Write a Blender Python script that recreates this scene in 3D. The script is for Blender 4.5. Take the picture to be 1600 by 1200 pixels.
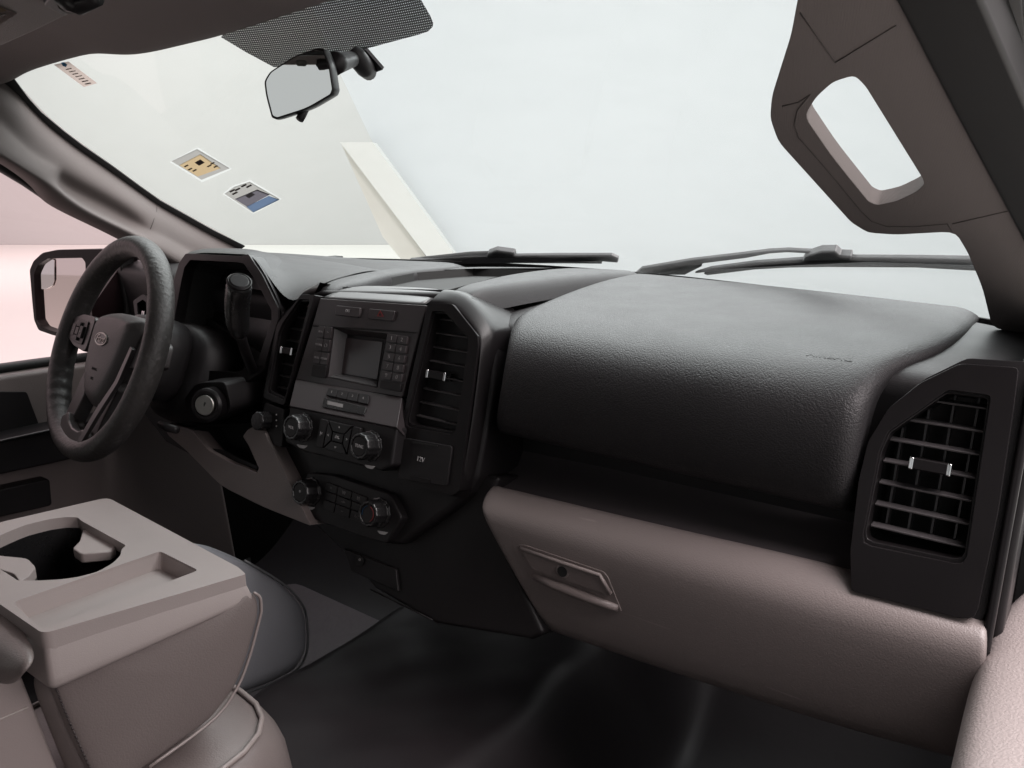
import bpy, bmesh, math, random
from mathutils import Vector as V, Matrix
from mathutils.bvhtree import BVHTree
R = math.radians
random.seed(4)
scene = bpy.context.scene
for o in list(bpy.data.objects): bpy.data.objects.remove(o)
col = scene.collection

# ------------------------------------------------------------------ camera
FPX, YAW, PIT = 1200.0, R(36), R(14.5)          # focal length in photo pixels (1600 wide)
CAM = V((.775, -.73, 1.0))                       # metres; x right, y forward, z up, cab floor near 0.1
FW = V((-math.sin(YAW)*math.cos(PIT), math.cos(YAW)*math.cos(PIT), -math.sin(PIT)))
RT = V((math.cos(YAW), math.sin(YAW), 0))
UPV = RT.cross(FW)
cd = bpy.data.cameras.new('camera'); cam = bpy.data.objects.new('camera', cd); col.objects.link(cam)
cd.sensor_fit = 'HORIZONTAL'; cd.sensor_width = 36; cd.lens = 36*FPX/1600
cd.clip_start = .02; cd.clip_end = 200
m = Matrix((RT, UPV, -FW)).transposed().to_4x4(); m.translation = CAM
cam.matrix_world = m
scene.camera = cam

# ------------------------------------------------------------------ light
w = bpy.data.worlds.new('World'); scene.world = w; w.use_nodes = True
bg = w.node_tree.nodes['Background']
bg.inputs[0].default_value = (.97, .99, 1, 1); bg.inputs[1].default_value = .56
def area(name, loc, target, sx, sy, energy, color):
    ld = bpy.data.lights.new(name, 'AREA'); ld.shape = 'RECTANGLE'; ld.size = sx; ld.size_y = sy
    ld.energy = energy; ld.color = color
    o = bpy.data.objects.new(name, ld); col.objects.link(o); o.location = loc
    o.rotation_euler = (V(target)-V(loc)).to_track_quat('-Z', 'Y').to_euler()
    return o
# unseen overhead lamps: one close ahead of the windscreen, the others added; side softboxes beyond both doors
area('unseen_overhead_light', (-6, 9, 14), (-6, 11, 0), 30, 16, 4300, (.97, .99, 1))  # unseen lamp added to light the booth walls evenly
area('unseen_overhead_light', (-.3, 2.6, 3.6), (0, .4, .8), 6, 4.5, 330, (.97, .99, 1))
area('unseen_overhead_light', (2.3, -.3, 4.2), (.85, -.2, .7), 2.4, 2.4, 330, (1, .905, .91))  # added out of view to brighten the passenger door top
area('added_wall_light', (-15, 3, 6.5), (-23, 9, 2), 6, 3, 430, (1, .95, .94))  # unseen lamp added to brighten the far left wall
area('booth_side_light', (3.4, .15, 2.5), (.1, -.1, .7), 2.6, 2.0, 95, (1, .89, .89))
area('booth_side_light', (-4.2, -.4, 2.4), (-.2, 0, .7), 4, 2.4, 25, (1, .88, .87))

vs = scene.view_settings
scene.display_settings.display_device = 'sRGB'
vs.view_transform = 'Standard'; vs.look = 'None'; vs.exposure = 0; vs.gamma = 1; vs.use_curve_mapping = False
scene.cycles.use_denoising = True
scene.cycles.max_bounces = 6; scene.cycles.diffuse_bounces = 3; scene.cycles.glossy_bounces = 3; scene.cycles.transparent_max_bounces = 10
scene.cycles.sample_clamp_indirect = 4
scene.cycles.caustics_reflective = False; scene.cycles.caustics_refractive = False

# ------------------------------------------------------------------ where things are
def ray(px, py): return FW + RT*((px-800)/FPX) + UPV*((600-py)/FPX)
def U(px, py, x=None, y=None, z=None):
    d = ray(px, py)
    i, v = (0, x) if x is not None else (1, y) if y is not None else (2, z)
    return CAM + d*((v-CAM[i])/d[i])
def UN(px, py, p, n):
    d = ray(px, py); n = V(n); return CAM + d*((V(p)-CAM).dot(n)/d.dot(n))
def L(px, py, dy=0): return UN(px, py, (0, dy, .72), (0, -1, .27))      # the dash face leans forward 15 degrees
def LL(pts, dy=0): return [L(a, b, dy) for a, b in pts]
LUP, LOUT = V((0, .2607, .9654)), V((0, -.9654, .2607))                 # up and out of the dash face
def wsy(x, z): return .55 - .45*x*x - (z-.86)*1.43                      # windscreen surface
def G(px, py, off=0.0):
    d = ray(px, py); a, b = .1, 4.0
    f = lambda t: (CAM+d*t).y - off - wsy((CAM+d*t).x, (CAM+d*t).z)
    for _ in range(50):
        c = (a+b)/2
        if f(c) > 0: b = c
        else: a = c
    return CAM + d*a

# ------------------------------------------------------------------ materials
MATS = {}
def mat(name, base, rough=.5, metal=0, bump=None, spec=.5, coat=0, var=0, emit=None, sheen=0):
    """bump = (kind, scale, strength, distance)"""
    if name in MATS: return MATS[name]
    m = bpy.data.materials.new(name); m.use_nodes = True; MATS[name] = m
    nt = m.node_tree; N = nt.nodes; b = N['Principled BSDF']
    b.inputs['Base Color'].default_value = (*base, 1); b.inputs['Roughness'].default_value = rough
    b.inputs['Metallic'].default_value = metal; b.inputs['Specular IOR Level'].default_value = spec
    b.inputs['Coat Weight'].default_value = coat
    if sheen: b.inputs['Sheen Weight'].default_value = sheen
    tc = N.new('ShaderNodeTexCoord')
    if var:
        n = N.new('ShaderNodeTexNoise'); n.inputs['Scale'].default_value = 9; n.inputs['Detail'].default_value = 8
        n.inputs['Roughness'].default_value = .7
        nt.links.new(tc.outputs['Object'], n.inputs['Vector'])
        mp = N.new('ShaderNodeMapRange'); mp.inputs[3].default_value = 1-var; mp.inputs[4].default_value = 1+var
        nt.links.new(n.outputs[0], mp.inputs[0])
        mx = N.new('ShaderNodeVectorMath'); mx.operation = 'SCALE'; mx.inputs[0].default_value = base
        nt.links.new(mp.outputs[0], mx.inputs['Scale']); nt.links.new(mx.outputs[0], b.inputs['Base Color'])
        n2 = N.new('ShaderNodeTexNoise'); n2.inputs['Scale'].default_value = 23; n2.inputs['Detail'].default_value = 6
        nt.links.new(tc.outputs['Object'], n2.inputs['Vector'])
        m2 = N.new('ShaderNodeMapRange'); m2.inputs[1].default_value = .3; m2.inputs[2].default_value = .7
        m2.inputs[3].default_value = max(.05, rough-.025); m2.inputs[4].default_value = min(1, rough+.025)
        nt.links.new(n2.outputs[0], m2.inputs[0]); nt.links.new(m2.outputs[0], b.inputs['Roughness'])
    if bump:
        kind, sc, st, di = bump
        bn = N.new('ShaderNodeBump'); bn.inputs['Strength'].default_value = st; bn.inputs['Distance'].default_value = di
        if kind == 'grain':
            wv = N.new('ShaderNodeTexNoise'); wv.inputs['Scale'].default_value = sc*.5
            nt.links.new(tc.outputs['Object'], wv.inputs['Vector'])
            ad = N.new('ShaderNodeVectorMath'); ad.operation = 'MULTIPLY_ADD'
            ad.inputs[1].default_value = (2.2/sc,)*3
            nt.links.new(wv.outputs['Color'], ad.inputs[0]); nt.links.new(tc.outputs['Object'], ad.inputs[2])
            t = N.new('ShaderNodeTexVoronoi'); t.feature = 'SMOOTH_F1'; t.inputs['Scale'].default_value = sc
            t.inputs['Smoothness'].default_value = .5
            nt.links.new(ad.outputs[0], t.inputs['Vector'])
            inv = N.new('ShaderNodeMath'); inv.operation = 'SUBTRACT'; inv.inputs[0].default_value = 1
            nt.links.new(t.outputs['Distance'], inv.inputs[1]); nt.links.new(inv.outputs[0], bn.inputs['Height'])
        elif kind == 'weave':
            t = N.new('ShaderNodeTexWave'); t.inputs['Scale'].default_value = sc; t.bands_direction = 'DIAGONAL'
            t.inputs['Distortion'].default_value = 2; t.inputs['Detail Scale'].default_value = 4
            nt.links.new(tc.outputs['Object'], t.inputs['Vector']); nt.links.new(t.outputs[1], bn.inputs['Height'])
        else:
            t = N.new('ShaderNodeTexNoise'); t.inputs['Scale'].default_value = sc; t.inputs['Detail'].default_value = 5
            nt.links.new(tc.outputs['Object'], t.inputs['Vector']); nt.links.new(t.outputs[0], bn.inputs['Height'])
        nt.links.new(bn.outputs[0], b.inputs['Normal'])
    return m
BLACK  = mat('black_plastic', (.012, .0106, .0113), .45, bump=('noise', 900, .25, .0006), var=.12, spec=.28)
BLACKS = mat('black_satin_plastic', (.0085, .0073, .0078), .33, bump=('noise', 1400, .1, .0003), var=.12, spec=.25)
PAD    = mat('grained_black_vinyl', (.021, .020, .021), .45, bump=('grain', 620, .75, .0006), var=.15, spec=.26)
PADTOP = mat('black_dash_skin', (.022, .021, .022), .5, bump=('grain', 800, .3, .0004), var=.15, spec=.28)
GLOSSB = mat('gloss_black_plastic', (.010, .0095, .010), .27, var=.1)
DARK   = mat('matt_dark_void', (.006, .006, .006), .75)
TAUPE  = mat('taupe_plastic', (.30, .258, .248), .5, bump=('grain', 900, .25, .0003), var=.07)
TAUPEL = mat('taupe_leather', (.165, .138, .132), .43, bump=('grain', 560, .4, .0005), var=.07)
GREYL  = mat('blue_grey_leather', (.21, .218, .235), .5, bump=('grain', 600, .3, .0005), var=.08)
PILLAR = mat('pillar_cloth_plastic', (.140, .123, .119), .85, bump=('weave', 320, .25, .0005), var=.05, spec=.2)
LINER  = mat('headliner_felt', (.19, .165, .16), .9, bump=('noise', 700, .5, .0012), var=.05)
VINYL  = mat('black_floor_vinyl', (.016, .0130, .0145), .52, bump=('noise', 11, .13, .010), var=.2, spec=.36)
MAT_F  = mat('purple_grey_rubber_mat', (.115, .095, .103), .45, bump=('noise', 60, .4, .004), var=.2)
CHROME = mat('chrome', (.8, .8, .8), .12, 1)
MIRROR = mat('mirror_glass', (.86, .88, .86), .01, 1)
SIDEM  = mat('side_mirror_glass', (.95, .88, .84), .02, 1)  # warm tint stands in for the beige floor reflected in it
STEEL  = mat('dull_steel', (.33, .32, .30), .35, 1, var=.15)
SLAT = mat('slat_plastic', (.060, .055, .057), .36, var=.08)
CAPSHEEN = mat('satin_painted_sheen', (.085, .085, .087), .36, bump=('noise', 1400, .1, .0003), var=.06)  # sheen from the windscreen painted in as a lighter base colour
RADIO = mat('radio_plastic', (.034, .028, .0295), .36, bump=('noise', 1400, .1, .0003), var=.08)
RUBBER = mat('black_rubber', (.012, .012, .012), .6, var=.2)
WIPERG = mat('weathered_grey_wiper', (.10, .103, .106), .5, bump=('noise', 500, .3, .001), var=.3)
LEG    = mat('grey_legend_print', (.34, .33, .33), .6)
LEGD   = mat('dim_legend_print', (.17, .16, .16), .6)
RED    = mat('red_print', (.17, .015, .015), .5)
BLUE   = mat('blue_print', (.03, .10, .19), .5)
SCREEN = mat('unlit_screen', (.065, .05, .052), .22, var=.1)
WHITEW = mat('white_booth_paint', (.53, .527, .515), .8, var=.02)
WHITEF = mat('white_booth_floor', (.70, .68, .64), .6, var=.04)
CREAM  = mat('cream_booth_panel', (.69, .67, .62), .8, var=.02)
PALEW  = mat('pale_booth_panel', (.70, .735, .757), .7, var=.01)
FINW   = mat('white_fin_paint', (.74, .745, .72), .7, var=.01)
SEAM = mat('seam_groove', (.060, .051, .049), .9)
STITCH = mat('dark_thread', (.05, .04, .04), .8)
PIPE   = mat('taupe_piping', (.26, .22, .21), .45)
PIPEG  = mat('grey_piping', (.13, .135, .14), .45)
PAPER  = mat('sticker_paper_grey', (.21, .20, .19), .7, var=.06)
TAN    = mat('sticker_tan', (.27, .20, .12), .7, var=.06)
NAVY   = mat('sticker_dark', (.075, .068, .078), .7, var=.1)
SKYB   = mat('sticker_blue', (.065, .09, .14), .7, var=.06)
WHITEP = mat('sticker_white', (.38, .38, .37), .7)
PINKP  = mat('sticker_pale', (.28, .225, .205), .7, var=.05)
INK    = mat('sticker_ink', (.08, .06, .05), .7)

def paper(m, share=.75):
    nt = m.node_tree; N = nt.nodes; b = N['Principled BSDF']; out = N['Material Output']
    t = N.new('ShaderNodeBsdfTranslucent'); mx = N.new('ShaderNodeMixShader'); mx.inputs[0].default_value = share
    if b.inputs['Base Color'].is_linked: nt.links.new(b.inputs['Base Color'].links[0].from_socket, t.inputs[0])
    else: t.inputs[0].default_value = b.inputs['Base Color'].default_value
    nt.links.new(b.outputs[0], mx.inputs[1]); nt.links.new(t.outputs[0], mx.inputs[2]); nt.links.new(mx.outputs[0], out.inputs[0])
for m_ in (PAPER, TAN, NAVY, SKYB, WHITEP, PINKP, BLUE): paper(m_)

def worn_leather():
    """steering rim: dark leather with scuffed paler patches"""
    m = mat('worn_rim_leather', (.03, .028, .027), .5, bump=('noise', 160, .6, .0018)); nt = m.node_tree; N = nt.nodes; b = N['Principled BSDF']
    tc = N.new('ShaderNodeTexCoord'); n = N.new('ShaderNodeTexNoise'); n.inputs['Scale'].default_value = 90
    n.inputs['Detail'].default_value = 9; n.inputs['Roughness'].default_value = .65
    nt.links.new(tc.outputs['Object'], n.inputs['Vector'])
    r = N.new('ShaderNodeValToRGB'); r.color_ramp.elements[0].position = .54; r.color_ramp.elements[0].color = (.032, .029, .028, 1)
    r.color_ramp.elements[1].position = .72; r.color_ramp.elements[1].color = (.075, .068, .066, 1)
    nt.links.new(n.outputs[0], r.inputs[0]); nt.links.new(r.outputs[0], b.inputs['Base Color'])
    return m
RIM = worn_leather()

def scuffed(name, src_base, rough):
    """glove box skin: grained taupe with a few pale hairline scratches"""
    m = mat(name, src_base, rough, bump=('grain', 700, .4, .0005)); nt = m.node_tree; N = nt.nodes; b = N['Principled BSDF']
    tc = N.new('ShaderNodeTexCoord')
    mp = N.new('ShaderNodeMapping'); mp.inputs['Rotation'].default_value = (.3, .2, .7); mp.inputs['Scale'].default_value = (9, 60, 130)
    nt.links.new(tc.outputs['Object'], mp.inputs['Vector'])
    n = N.new('ShaderNodeTexNoise'); n.inputs['Scale'].default_value = 1.2; n.inputs['Detail'].default_value = 2
    nt.links.new(mp.outputs[0], n.inputs['Vector'])
    r = N.new('ShaderNodeValToRGB'); r.color_ramp.elements[0].position = .71; r.color_ramp.elements[0].color = (*src_base, 1)
    r.color_ramp.elements[1].position = .78; r.color_ramp.elements[1].color = (.26, .23, .22, 1)
    nt.links.new(n.outputs[0], r.inputs[0]); nt.links.new(r.outputs[0], b.inputs['Base Color'])
    return m
GLOVE = scuffed('scuffed_glove_box_skin', (.170, .145, .139), .43)

def glassmat(name, tint, gl=.06):
    m = bpy.data.materials.new(name); m.use_nodes = True; nt = m.node_tree; N = nt.nodes
    N.remove(N['Principled BSDF']); out = N['Material Output']
    t = N.new('ShaderNodeBsdfTransparent'); t.inputs[0].default_value = (*tint, 1)
    g = N.new('ShaderNodeBsdfGlossy'); g.inputs['Roughness'].default_value = .02
    f = N.new('ShaderNodeFresnel'); f.inputs[0].default_value = 1.35
    mx = N.new('ShaderNodeMixShader'); nt.links.new(f.outputs[0], mx.inputs[0])
    nt.links.new(t.outputs[0], mx.inputs[1]); nt.links.new(g.outputs[0], mx.inputs[2]); nt.links.new(mx.outputs[0], out.inputs[0])
    return m
GLASS = glassmat('windscreen_glass', (.93, .96, .945))
def hazed(m):  # haze over the glass painted in as a faint translucent veil
    nt = m.node_tree; N = nt.nodes; lk = nt.links.new; out = N['Material Output']; prev = out.inputs[0].links[0].from_socket
    tc = N.new('ShaderNodeTexCoord'); mp = N.new('ShaderNodeMapping'); mp.inputs['Scale'].default_value = (4, 14, 14); mp.inputs['Rotation'].default_value = (0, 0, .5)
    n = N.new('ShaderNodeTexNoise'); n.inputs['Scale'].default_value = 3; n.inputs['Detail'].default_value = 9; n.inputs['Roughness'].default_value = .7
    lk(tc.outputs['Object'], mp.inputs[0]); lk(mp.outputs[0], n.inputs['Vector'])
    mr = N.new('ShaderNodeMapRange'); mr.inputs[1].default_value = .35; mr.inputs[2].default_value = .75; mr.inputs[3].default_value = .012; mr.inputs[4].default_value = .030
    lk(n.outputs[0], mr.inputs[0])
    t = N.new('ShaderNodeBsdfTranslucent'); t.inputs[0].default_value = (.75, .76, .75, 1)
    mx = N.new('ShaderNodeMixShader'); lk(mr.outputs[0], mx.inputs[0]); lk(prev, mx.inputs[1]); lk(t.outputs[0], mx.inputs[2]); lk(mx.outputs[0], out.inputs[0])
hazed(GLASS)
GLASSP = glassmat('pink_tinted_side_glass', (1, .80, .825))

def fritmat():
    """black ceramic dots printed on the glass: small clear gaps in rows"""
    m = bpy.data.materials.new('dotted_frit'); m.use_nodes = True; nt = m.node_tree; N = nt.nodes; lk = nt.links.new
    b = N['Principled BSDF']; b.inputs['Base Color'].default_value = (.02, .02, .024, 1); b.inputs['Roughness'].default_value = .35
    out = N['Material Output']; uv = N.new('ShaderNodeUVMap'); sp = N.new('ShaderNodeSeparateXYZ'); lk(uv.outputs[0], sp.inputs[0])
    def mth(op, a, bb=None):
        n = N.new('ShaderNodeMath'); n.operation = op
        for i, q in enumerate((a, bb)):
            if q is None: continue
            if isinstance(q, (int, float)): n.inputs[i].default_value = q
            else: lk(q, n.inputs[i])
        return n.outputs[0]
    row = mth('FLOOR', mth('MULTIPLY', sp.outputs[1], 270))
    u = mth('SUBTRACT', mth('FRACT', mth('ADD', mth('MULTIPLY', sp.outputs[0], 270), mth('MULTIPLY', row, .5))), .5)
    v = mth('SUBTRACT', mth('FRACT', mth('MULTIPLY', sp.outputs[1], 270)), .5)
    d = mth('ADD', mth('MULTIPLY', u, u), mth('MULTIPLY', v, v))
    hole = mth('LESS_THAN', d, .034)
    t = N.new('ShaderNodeBsdfTransparent'); mx = N.new('ShaderNodeMixShader')
    lk(hole, mx.inputs[0]); lk(b.outputs[0], mx.inputs[1]); lk(t.outputs[0], mx.inputs[2]); lk(mx.outputs[0], out.inputs[0])
    return m
FRIT = fritmat()

# ------------------------------------------------------------------ builders
def link(name, me, mt, parent=None, label=None, bevel=0, seg=3, sub=0, smooth=True, solid=0, ang=30):
    o = bpy.data.objects.new(name, me); col.objects.link(o)
    if mt: me.materials.append(mt)
    for p in me.polygons: p.use_smooth = smooth
    if parent is not None:
        o.parent = parent
        if parent.type == 'EMPTY': o.matrix_parent_inverse = Matrix.Translation(-parent.location)
    if solid:
        s = o.modifiers.new('s', 'SOLIDIFY'); s.thickness = solid; s.offset = -1
    if bevel:
        b = o.modifiers.new('b', 'BEVEL'); b.width = bevel; b.segments = seg; b.limit_method = 'ANGLE'; b.angle_limit = R(ang)
        b.harden_normals = True; b.use_clamp_overlap = True
    if sub:
        s = o.modifiers.new('u', 'SUBSURF'); s.levels = sub; s.render_levels = sub
    if label: o['label'] = label
    return o
def thing(name, label, cat, loc, group=None):
    o = bpy.data.objects.new(name, None); col.objects.link(o); o.location = loc; o.empty_display_size = .05
    o['label'] = label; o['category'] = cat
    if group: o['group'] = group
    return o
def tag(o, label, cat, group=None):
    o['label'] = label; o['category'] = cat
    if group: o['group'] = group
    return o
def struct(o): o['kind'] = 'structure'; return o
def me_from(vs, fs, name='m'):
    me = bpy.data.meshes.new(name); me.from_pydata([tuple(v) for v in vs], [], fs); me.update(); return me
def rnd(pts, f=.25, n=4, keep=()):
    """round the corners of a closed loop; f = share of the shorter neighbour edge"""
    out = []; k = len(pts)
    for i in range(k):
        p, a, b = V(pts[i]), V(pts[i-1]), V(pts[(i+1) % k])
        if i in keep: out.append(p); continue
        l = min((a-p).length, (b-p).length)*f
        s, e = p+(a-p).normalized()*l, p+(b-p).normalized()*l
        for j in range(n+1):
            t = j/n; out.append(s*(1-t)**2 + p*2*t*(1-t) + e*t*t)
    return out
def recalc(bm): bmesh.ops.recalc_face_normals(bm, faces=bm.faces)
def plate(name, outer, back, mt, parent=None, holes=(), bevel=0, seg=3, label=None, ang=30, backs=None):
    """solid slab: outer loop, any holes, pushed by 'back' (a vector)"""
    bm = bmesh.new(); back = V(back)
    loops = []
    for lp in [outer, *holes]:
        vs = [bm.verts.new(V(p)) for p in lp]; loops.append(vs)
    if holes:
        es = [bm.edges.new((l[i], l[(i+1) % len(l)])) for l in loops for i in range(len(l))]
        bmesh.ops.triangle_fill(bm, use_beauty=True, edges=es)
    else: bm.faces.new(loops[0])
    front = list(bm.faces)
    mp = {}
    for l in loops:
        for v in l: mp[v] = bm.verts.new(v.co + back)
    for f in front: bm.faces.new([mp[v] for v in reversed(f.verts)])
    for l in loops:
        for i in range(len(l)):
            a, b = l[i], l[(i+1) % len(l)]
            bm.faces.new((a, b, mp[b], mp[a]))
    recalc(bm); me = bpy.data.meshes.new(name); bm.to_mesh(me); bm.free()
    return link(name, me, mt, parent, label, bevel, seg, ang=ang, smooth=bool(bevel))
def pocket(name, loop, back, mt, parent=None, scale=1.0, bevel=0):
    """open-fronted well: walls from the loop down to a closed floor"""
    back = V(back); c = sum((V(p) for p in loop), V())/len(loop); n = len(loop)
    vs = [V(p) for p in loop] + [c+(V(p)-c)*scale+back for p in loop]
    fs = [(i, n+i, n+(i+1) % n, (i+1) % n) for i in range(n)] + [tuple(range(n, 2*n))]
    return link(name, me_from(vs, fs), mt, parent, smooth=False, bevel=bevel)
def grid(name, rows, mt, parent=None, solid=0, sub=1, label=None, close=False, cap=True):
    n = len(rows[0]); vs = [p for r in rows for p in r]; fs = []
    for i in range(len(rows)-1):
        for j in range(n if close else n-1):
            k = (j+1) % n
            fs.append((i*n+j, i*n+k, (i+1)*n+k, (i+1)*n+j))
    if close and cap: fs.append(tuple((len(rows)-1)*n+j for j in range(n)))
    me = me_from(vs, fs)
    return link(name, me, mt, parent, label, solid=solid, sub=sub)
def box(name, lo, hi, mt, parent=None, bevel=.003, seg=3, label=None, rot=None):
    lo, hi = V(lo), V(hi)
    vs = [V((x, y, z)) for x in (lo.x, hi.x) for y in (lo.y, hi.y) for z in (lo.z, hi.z)]
    if rot:
        c = (lo+hi)/2; vs = [c + rot @ (v-c) for v in vs]
    fs = [(0,1,3,2),(4,6,7,5),(0,4,5,1),(2,3,7,6),(0,2,6,4),(1,5,7,3)]
    return link(name, me_from(vs, fs), mt, parent, label, bevel, seg)
def frame_for(d):
    d = V(d).normalized(); a = V((0, 0, 1)) if abs(d.z) < .9 else V((1, 0, 0))
    u = d.cross(a).normalized(); return u, d.cross(u).normalized(), d
def tube(name, path, rad, mt, parent=None, n=12, closed=False, label=None, squash=None, sub=0, caps=True):
    path = [V(p) for p in path]; k = len(path); vs = []; fs = []
    rad = rad if isinstance(rad, (list, tuple)) else [rad]*k
    pu = None
    for i, p in enumerate(path):
        a = path[i-1] if (i or closed) else p; b = path[(i+1) % k] if (i < k-1 or closed) else p
        d = (b-a).normalized()
        if pu is None: u, v, _ = frame_for(d)
        else:
            u = (pu - d*pu.dot(d)).normalized(); v = d.cross(u)
        pu = u
        for j in range(n):
            t = 2*math.pi*j/n; vs.append(p + (u*math.cos(t) + v*math.sin(t))*rad[i])
    for i in range(k if closed else k-1):
        i2 = (i+1) % k
        for j in range(n): fs.append((i*n+j, i*n+(j+1) % n, i2*n+(j+1) % n, i2*n+j))
    if not closed and caps: fs += [tuple(reversed(range(n))), tuple(range((k-1)*n, k*n))]
    bm = bmesh.new(); me = me_from(vs, fs); bm.from_mesh(me); recalc(bm); bm.to_mesh(me); bm.free()
    return link(name, me, mt, parent, label, sub=sub)
def lathe(name, base, axis, prof, mt, parent=None, n=28, label=None, facet=0, bevel=0):
    """prof: (radius, height along axis) list; facet: every other vertex pulled in"""
    u, v, d = frame_for(axis); base = V(base); vs = []; fs = []
    for r, h in prof:
        for j in range(n):
            t = 2*math.pi*j/n; rr = r*(1-facet) if (j//2) % 2 else r
            vs.append(base + d*h + (u*math.cos(t)+v*math.sin(t))*rr)
    for i in range(len(prof)-1):
        for j in range(n): fs.append((i*n+j, i*n+(j+1) % n, (i+1)*n+(j+1) % n, (i+1)*n+j))
    fs += [tuple(reversed(range(n))), tuple(range((len(prof)-1)*n, len(prof)*n))]
    bm = bmesh.new(); me = me_from(vs, fs); bm.from_mesh(me); recalc(bm); bm.to_mesh(me); bm.free()
    o = link(name, me, mt, parent, label, bevel=bevel, seg=2, smooth=True)
    if not bevel:
        for p in me.polygons: p.use_smooth = len(p.vertices) == 4 and not facet
    return o
def text(name, s, size, org, right, up, mt, parent, depth=.0004, shear=0, center=True):
    c = bpy.data.curves.new('t', 'FONT'); c.body = s; c.size = size; c.extrude = depth; c.shear = shear
    if center: c.align_x = 'CENTER'; c.align_y = 'CENTER'
    t = bpy.data.objects.new('t', c); col.objects.link(t)
    bpy.context.view_layer.update()
    me = bpy.data.meshes.new_from_object(t.evaluated_get(bpy.context.evaluated_depsgraph_get()))
    bpy.data.objects.remove(t); bpy.data.curves.remove(c)
    r, u = V(right).normalized(), V(up).normalized(); n = r.cross(u)
    for v in me.vertices: v.co = V(org) + r*v.co.x + u*v.co.y + n*v.co.z
    me.materials.clear()
    return link(name, me, mt, parent, smooth=False)
def surface_hit(o, px, py):
    dg = bpy.context.evaluated_depsgraph_get(); t = BVHTree.FromObject(o, dg)
    h = t.ray_cast(CAM, ray(px, py).normalized())
    return h[0], h[1]
def lerp(a, b, t): return a+(b-a)*t
def quad(c4, u, v):
    """point of a four-corner patch: c4 = TL, TR, BR, BL"""
    return lerp(lerp(c4[0], c4[1], u), lerp(c4[3], c4[2], u), v)
def subquad(c4, u0, v0, u1, v1): return [quad(c4, u0, v0), quad(c4, u1, v0), quad(c4, u1, v1), quad(c4, u0, v1)]

# ================================================================== SETTING: the booth
GZ = -.62
struct(link('studio_floor', me_from([(-60, -40, GZ), (60, -40, GZ), (60, 60, GZ), (-60, 60, GZ)], [(0, 1, 2, 3)]), WHITEF))
def wall_at(dist, pxs, z0, z1, name, mt, thick=.3):
    """upright wall square to the view direction of the booth's long axis, 'dist' metres ahead"""
    f = V((FW.x, FW.y, 0)).normalized(); c = CAM + f*dist
    vs = [V((c.x, c.y, 0)) + RT*pxs[0], V((c.x, c.y, 0)) + RT*pxs[1]]
    lp = [V((vs[0].x, vs[0].y, z0)), V((vs[1].x, vs[1].y, z0)), V((vs[1].x, vs[1].y, z1)), V((vs[0].x, vs[0].y, z1))]
    return plate(name, lp, f*thick, mt)
struct(wall_at(22, (-60, 40), GZ+.004, 16, 'studio_wall', WHITEW))
# partition on the right of the windscreen view: a leaning white panel with a cream-sided fin along its edge
fd = V((FW.x, FW.y, 0)).normalized()
def W(px, py, dist): return UN(px, py, CAM+fd*dist, fd)
pp = plate('studio_partition', [W(505, 60, 9), W(582, 222, 9), W(716, 404, 9), W(745, 503, 9), W(2600, 503, 9), W(2600, -900, 9), W(300, -900, 9), W(470, -40, 9)], fd*.25, PALEW)
tag(pp, 'tall pale leaning booth wall behind the windscreen', 'wall')
bm = bmesh.new()
fa, fb = [W(531, 222, 8.6), W(582, 222, 8.6), W(712, 400, 8.6), W(730, 470, 8.6), W(690, 470, 8.6), W(666, 400, 8.6)], None
fin = thing('studio_fin', 'white slanting fin with cream side face left of the pale booth wall', 'wall fin', W(690, 470, 8.8))
plate('front_face', fa, fd*.3, FINW, fin)
plate('side_face', [W(533, 224, 8.75), W(664, 398, 8.75), W(688, 470, 8.75), W(655, 440, 8.75), W(598, 370, 8.75), W(556, 276, 8.75)], fd*.2, CREAM, fin)
bm.free()

# ================================================================== SETTING: cab shell
# floor with the transmission hump, folds in the vinyl
def floor_z(x, y):
    s = lambda a, b, t: (lambda q: q*q*(3-2*q))(max(0, min(1, (t-a)/(b-a))))
    hump = s(-.20, -.085, x)*(1-s(.225, .38, x))
    z = .07 + .215*hump*(1 - .25*s(-.1, -.5, y)) + .30*s(.28, .75, y)*(1-hump)
    z += hump*(.0045*math.sin(x*23+y*13+1.2*math.sin(y*9)) + .003*math.sin(y*31-x*11+math.sin(x*14)) + .0015*math.sin(x*61-y*45))
    return z
xs = [-.86 + 1.72*i/110 for i in range(111)]; ys = [-1.5 + 2.3*i/130 for i in range(131)]
struct(grid('floor', [[(x, y, floor_z(x, y)) for x in xs] for y in ys], VINYL, sub=0))
struct(box('firewall', (-.9, .62, -.1), (.9, .66, .80), DARK, bevel=0))
# roof lining: front edge follows the windscreen header, then sweeps back over the seats
edge_px = [(-120, 210), (-60, 178), (-5, 150), (18, 130), (30, 121), (50, 111), (85, 100), (120, 90), (155, 82), (188, 85), (220, 86), (260, 78), (300, 68), (345, 58), (430, 31), (525, 0), (640, -38), (760, -75), (900, -115), (1050, -150), (1180, -175)]
e0 = [G(a, b, -.012) for a, b in edge_px]
e0 = [V((-.80, -.22, 1.10)), V((-.76, -.20, 1.13))] + e0[3:] + [V((.68, -.16, 1.18)), V((.80, -.2, 1.14))]
def lrow(dy, dz, k=0): return [p + V((0, dy, dz + k*(1-(p.x/.8)**2))) for p in e0]
struct(grid('headliner', [[p + V((0, .012, .012)) for p in e0], e0, lrow(-.018, -.004), lrow(-.05, .008), lrow(-.14, .03, .01), lrow(-.32, .05, .03), lrow(-.8, .06, .05), lrow(-1.5, .04, .05)], LINER, sub=2))
struct(box('roof_panel', (-.86, -1.9, 1.34), (.86, -.28, 1.36), DARK, bevel=0))
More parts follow.
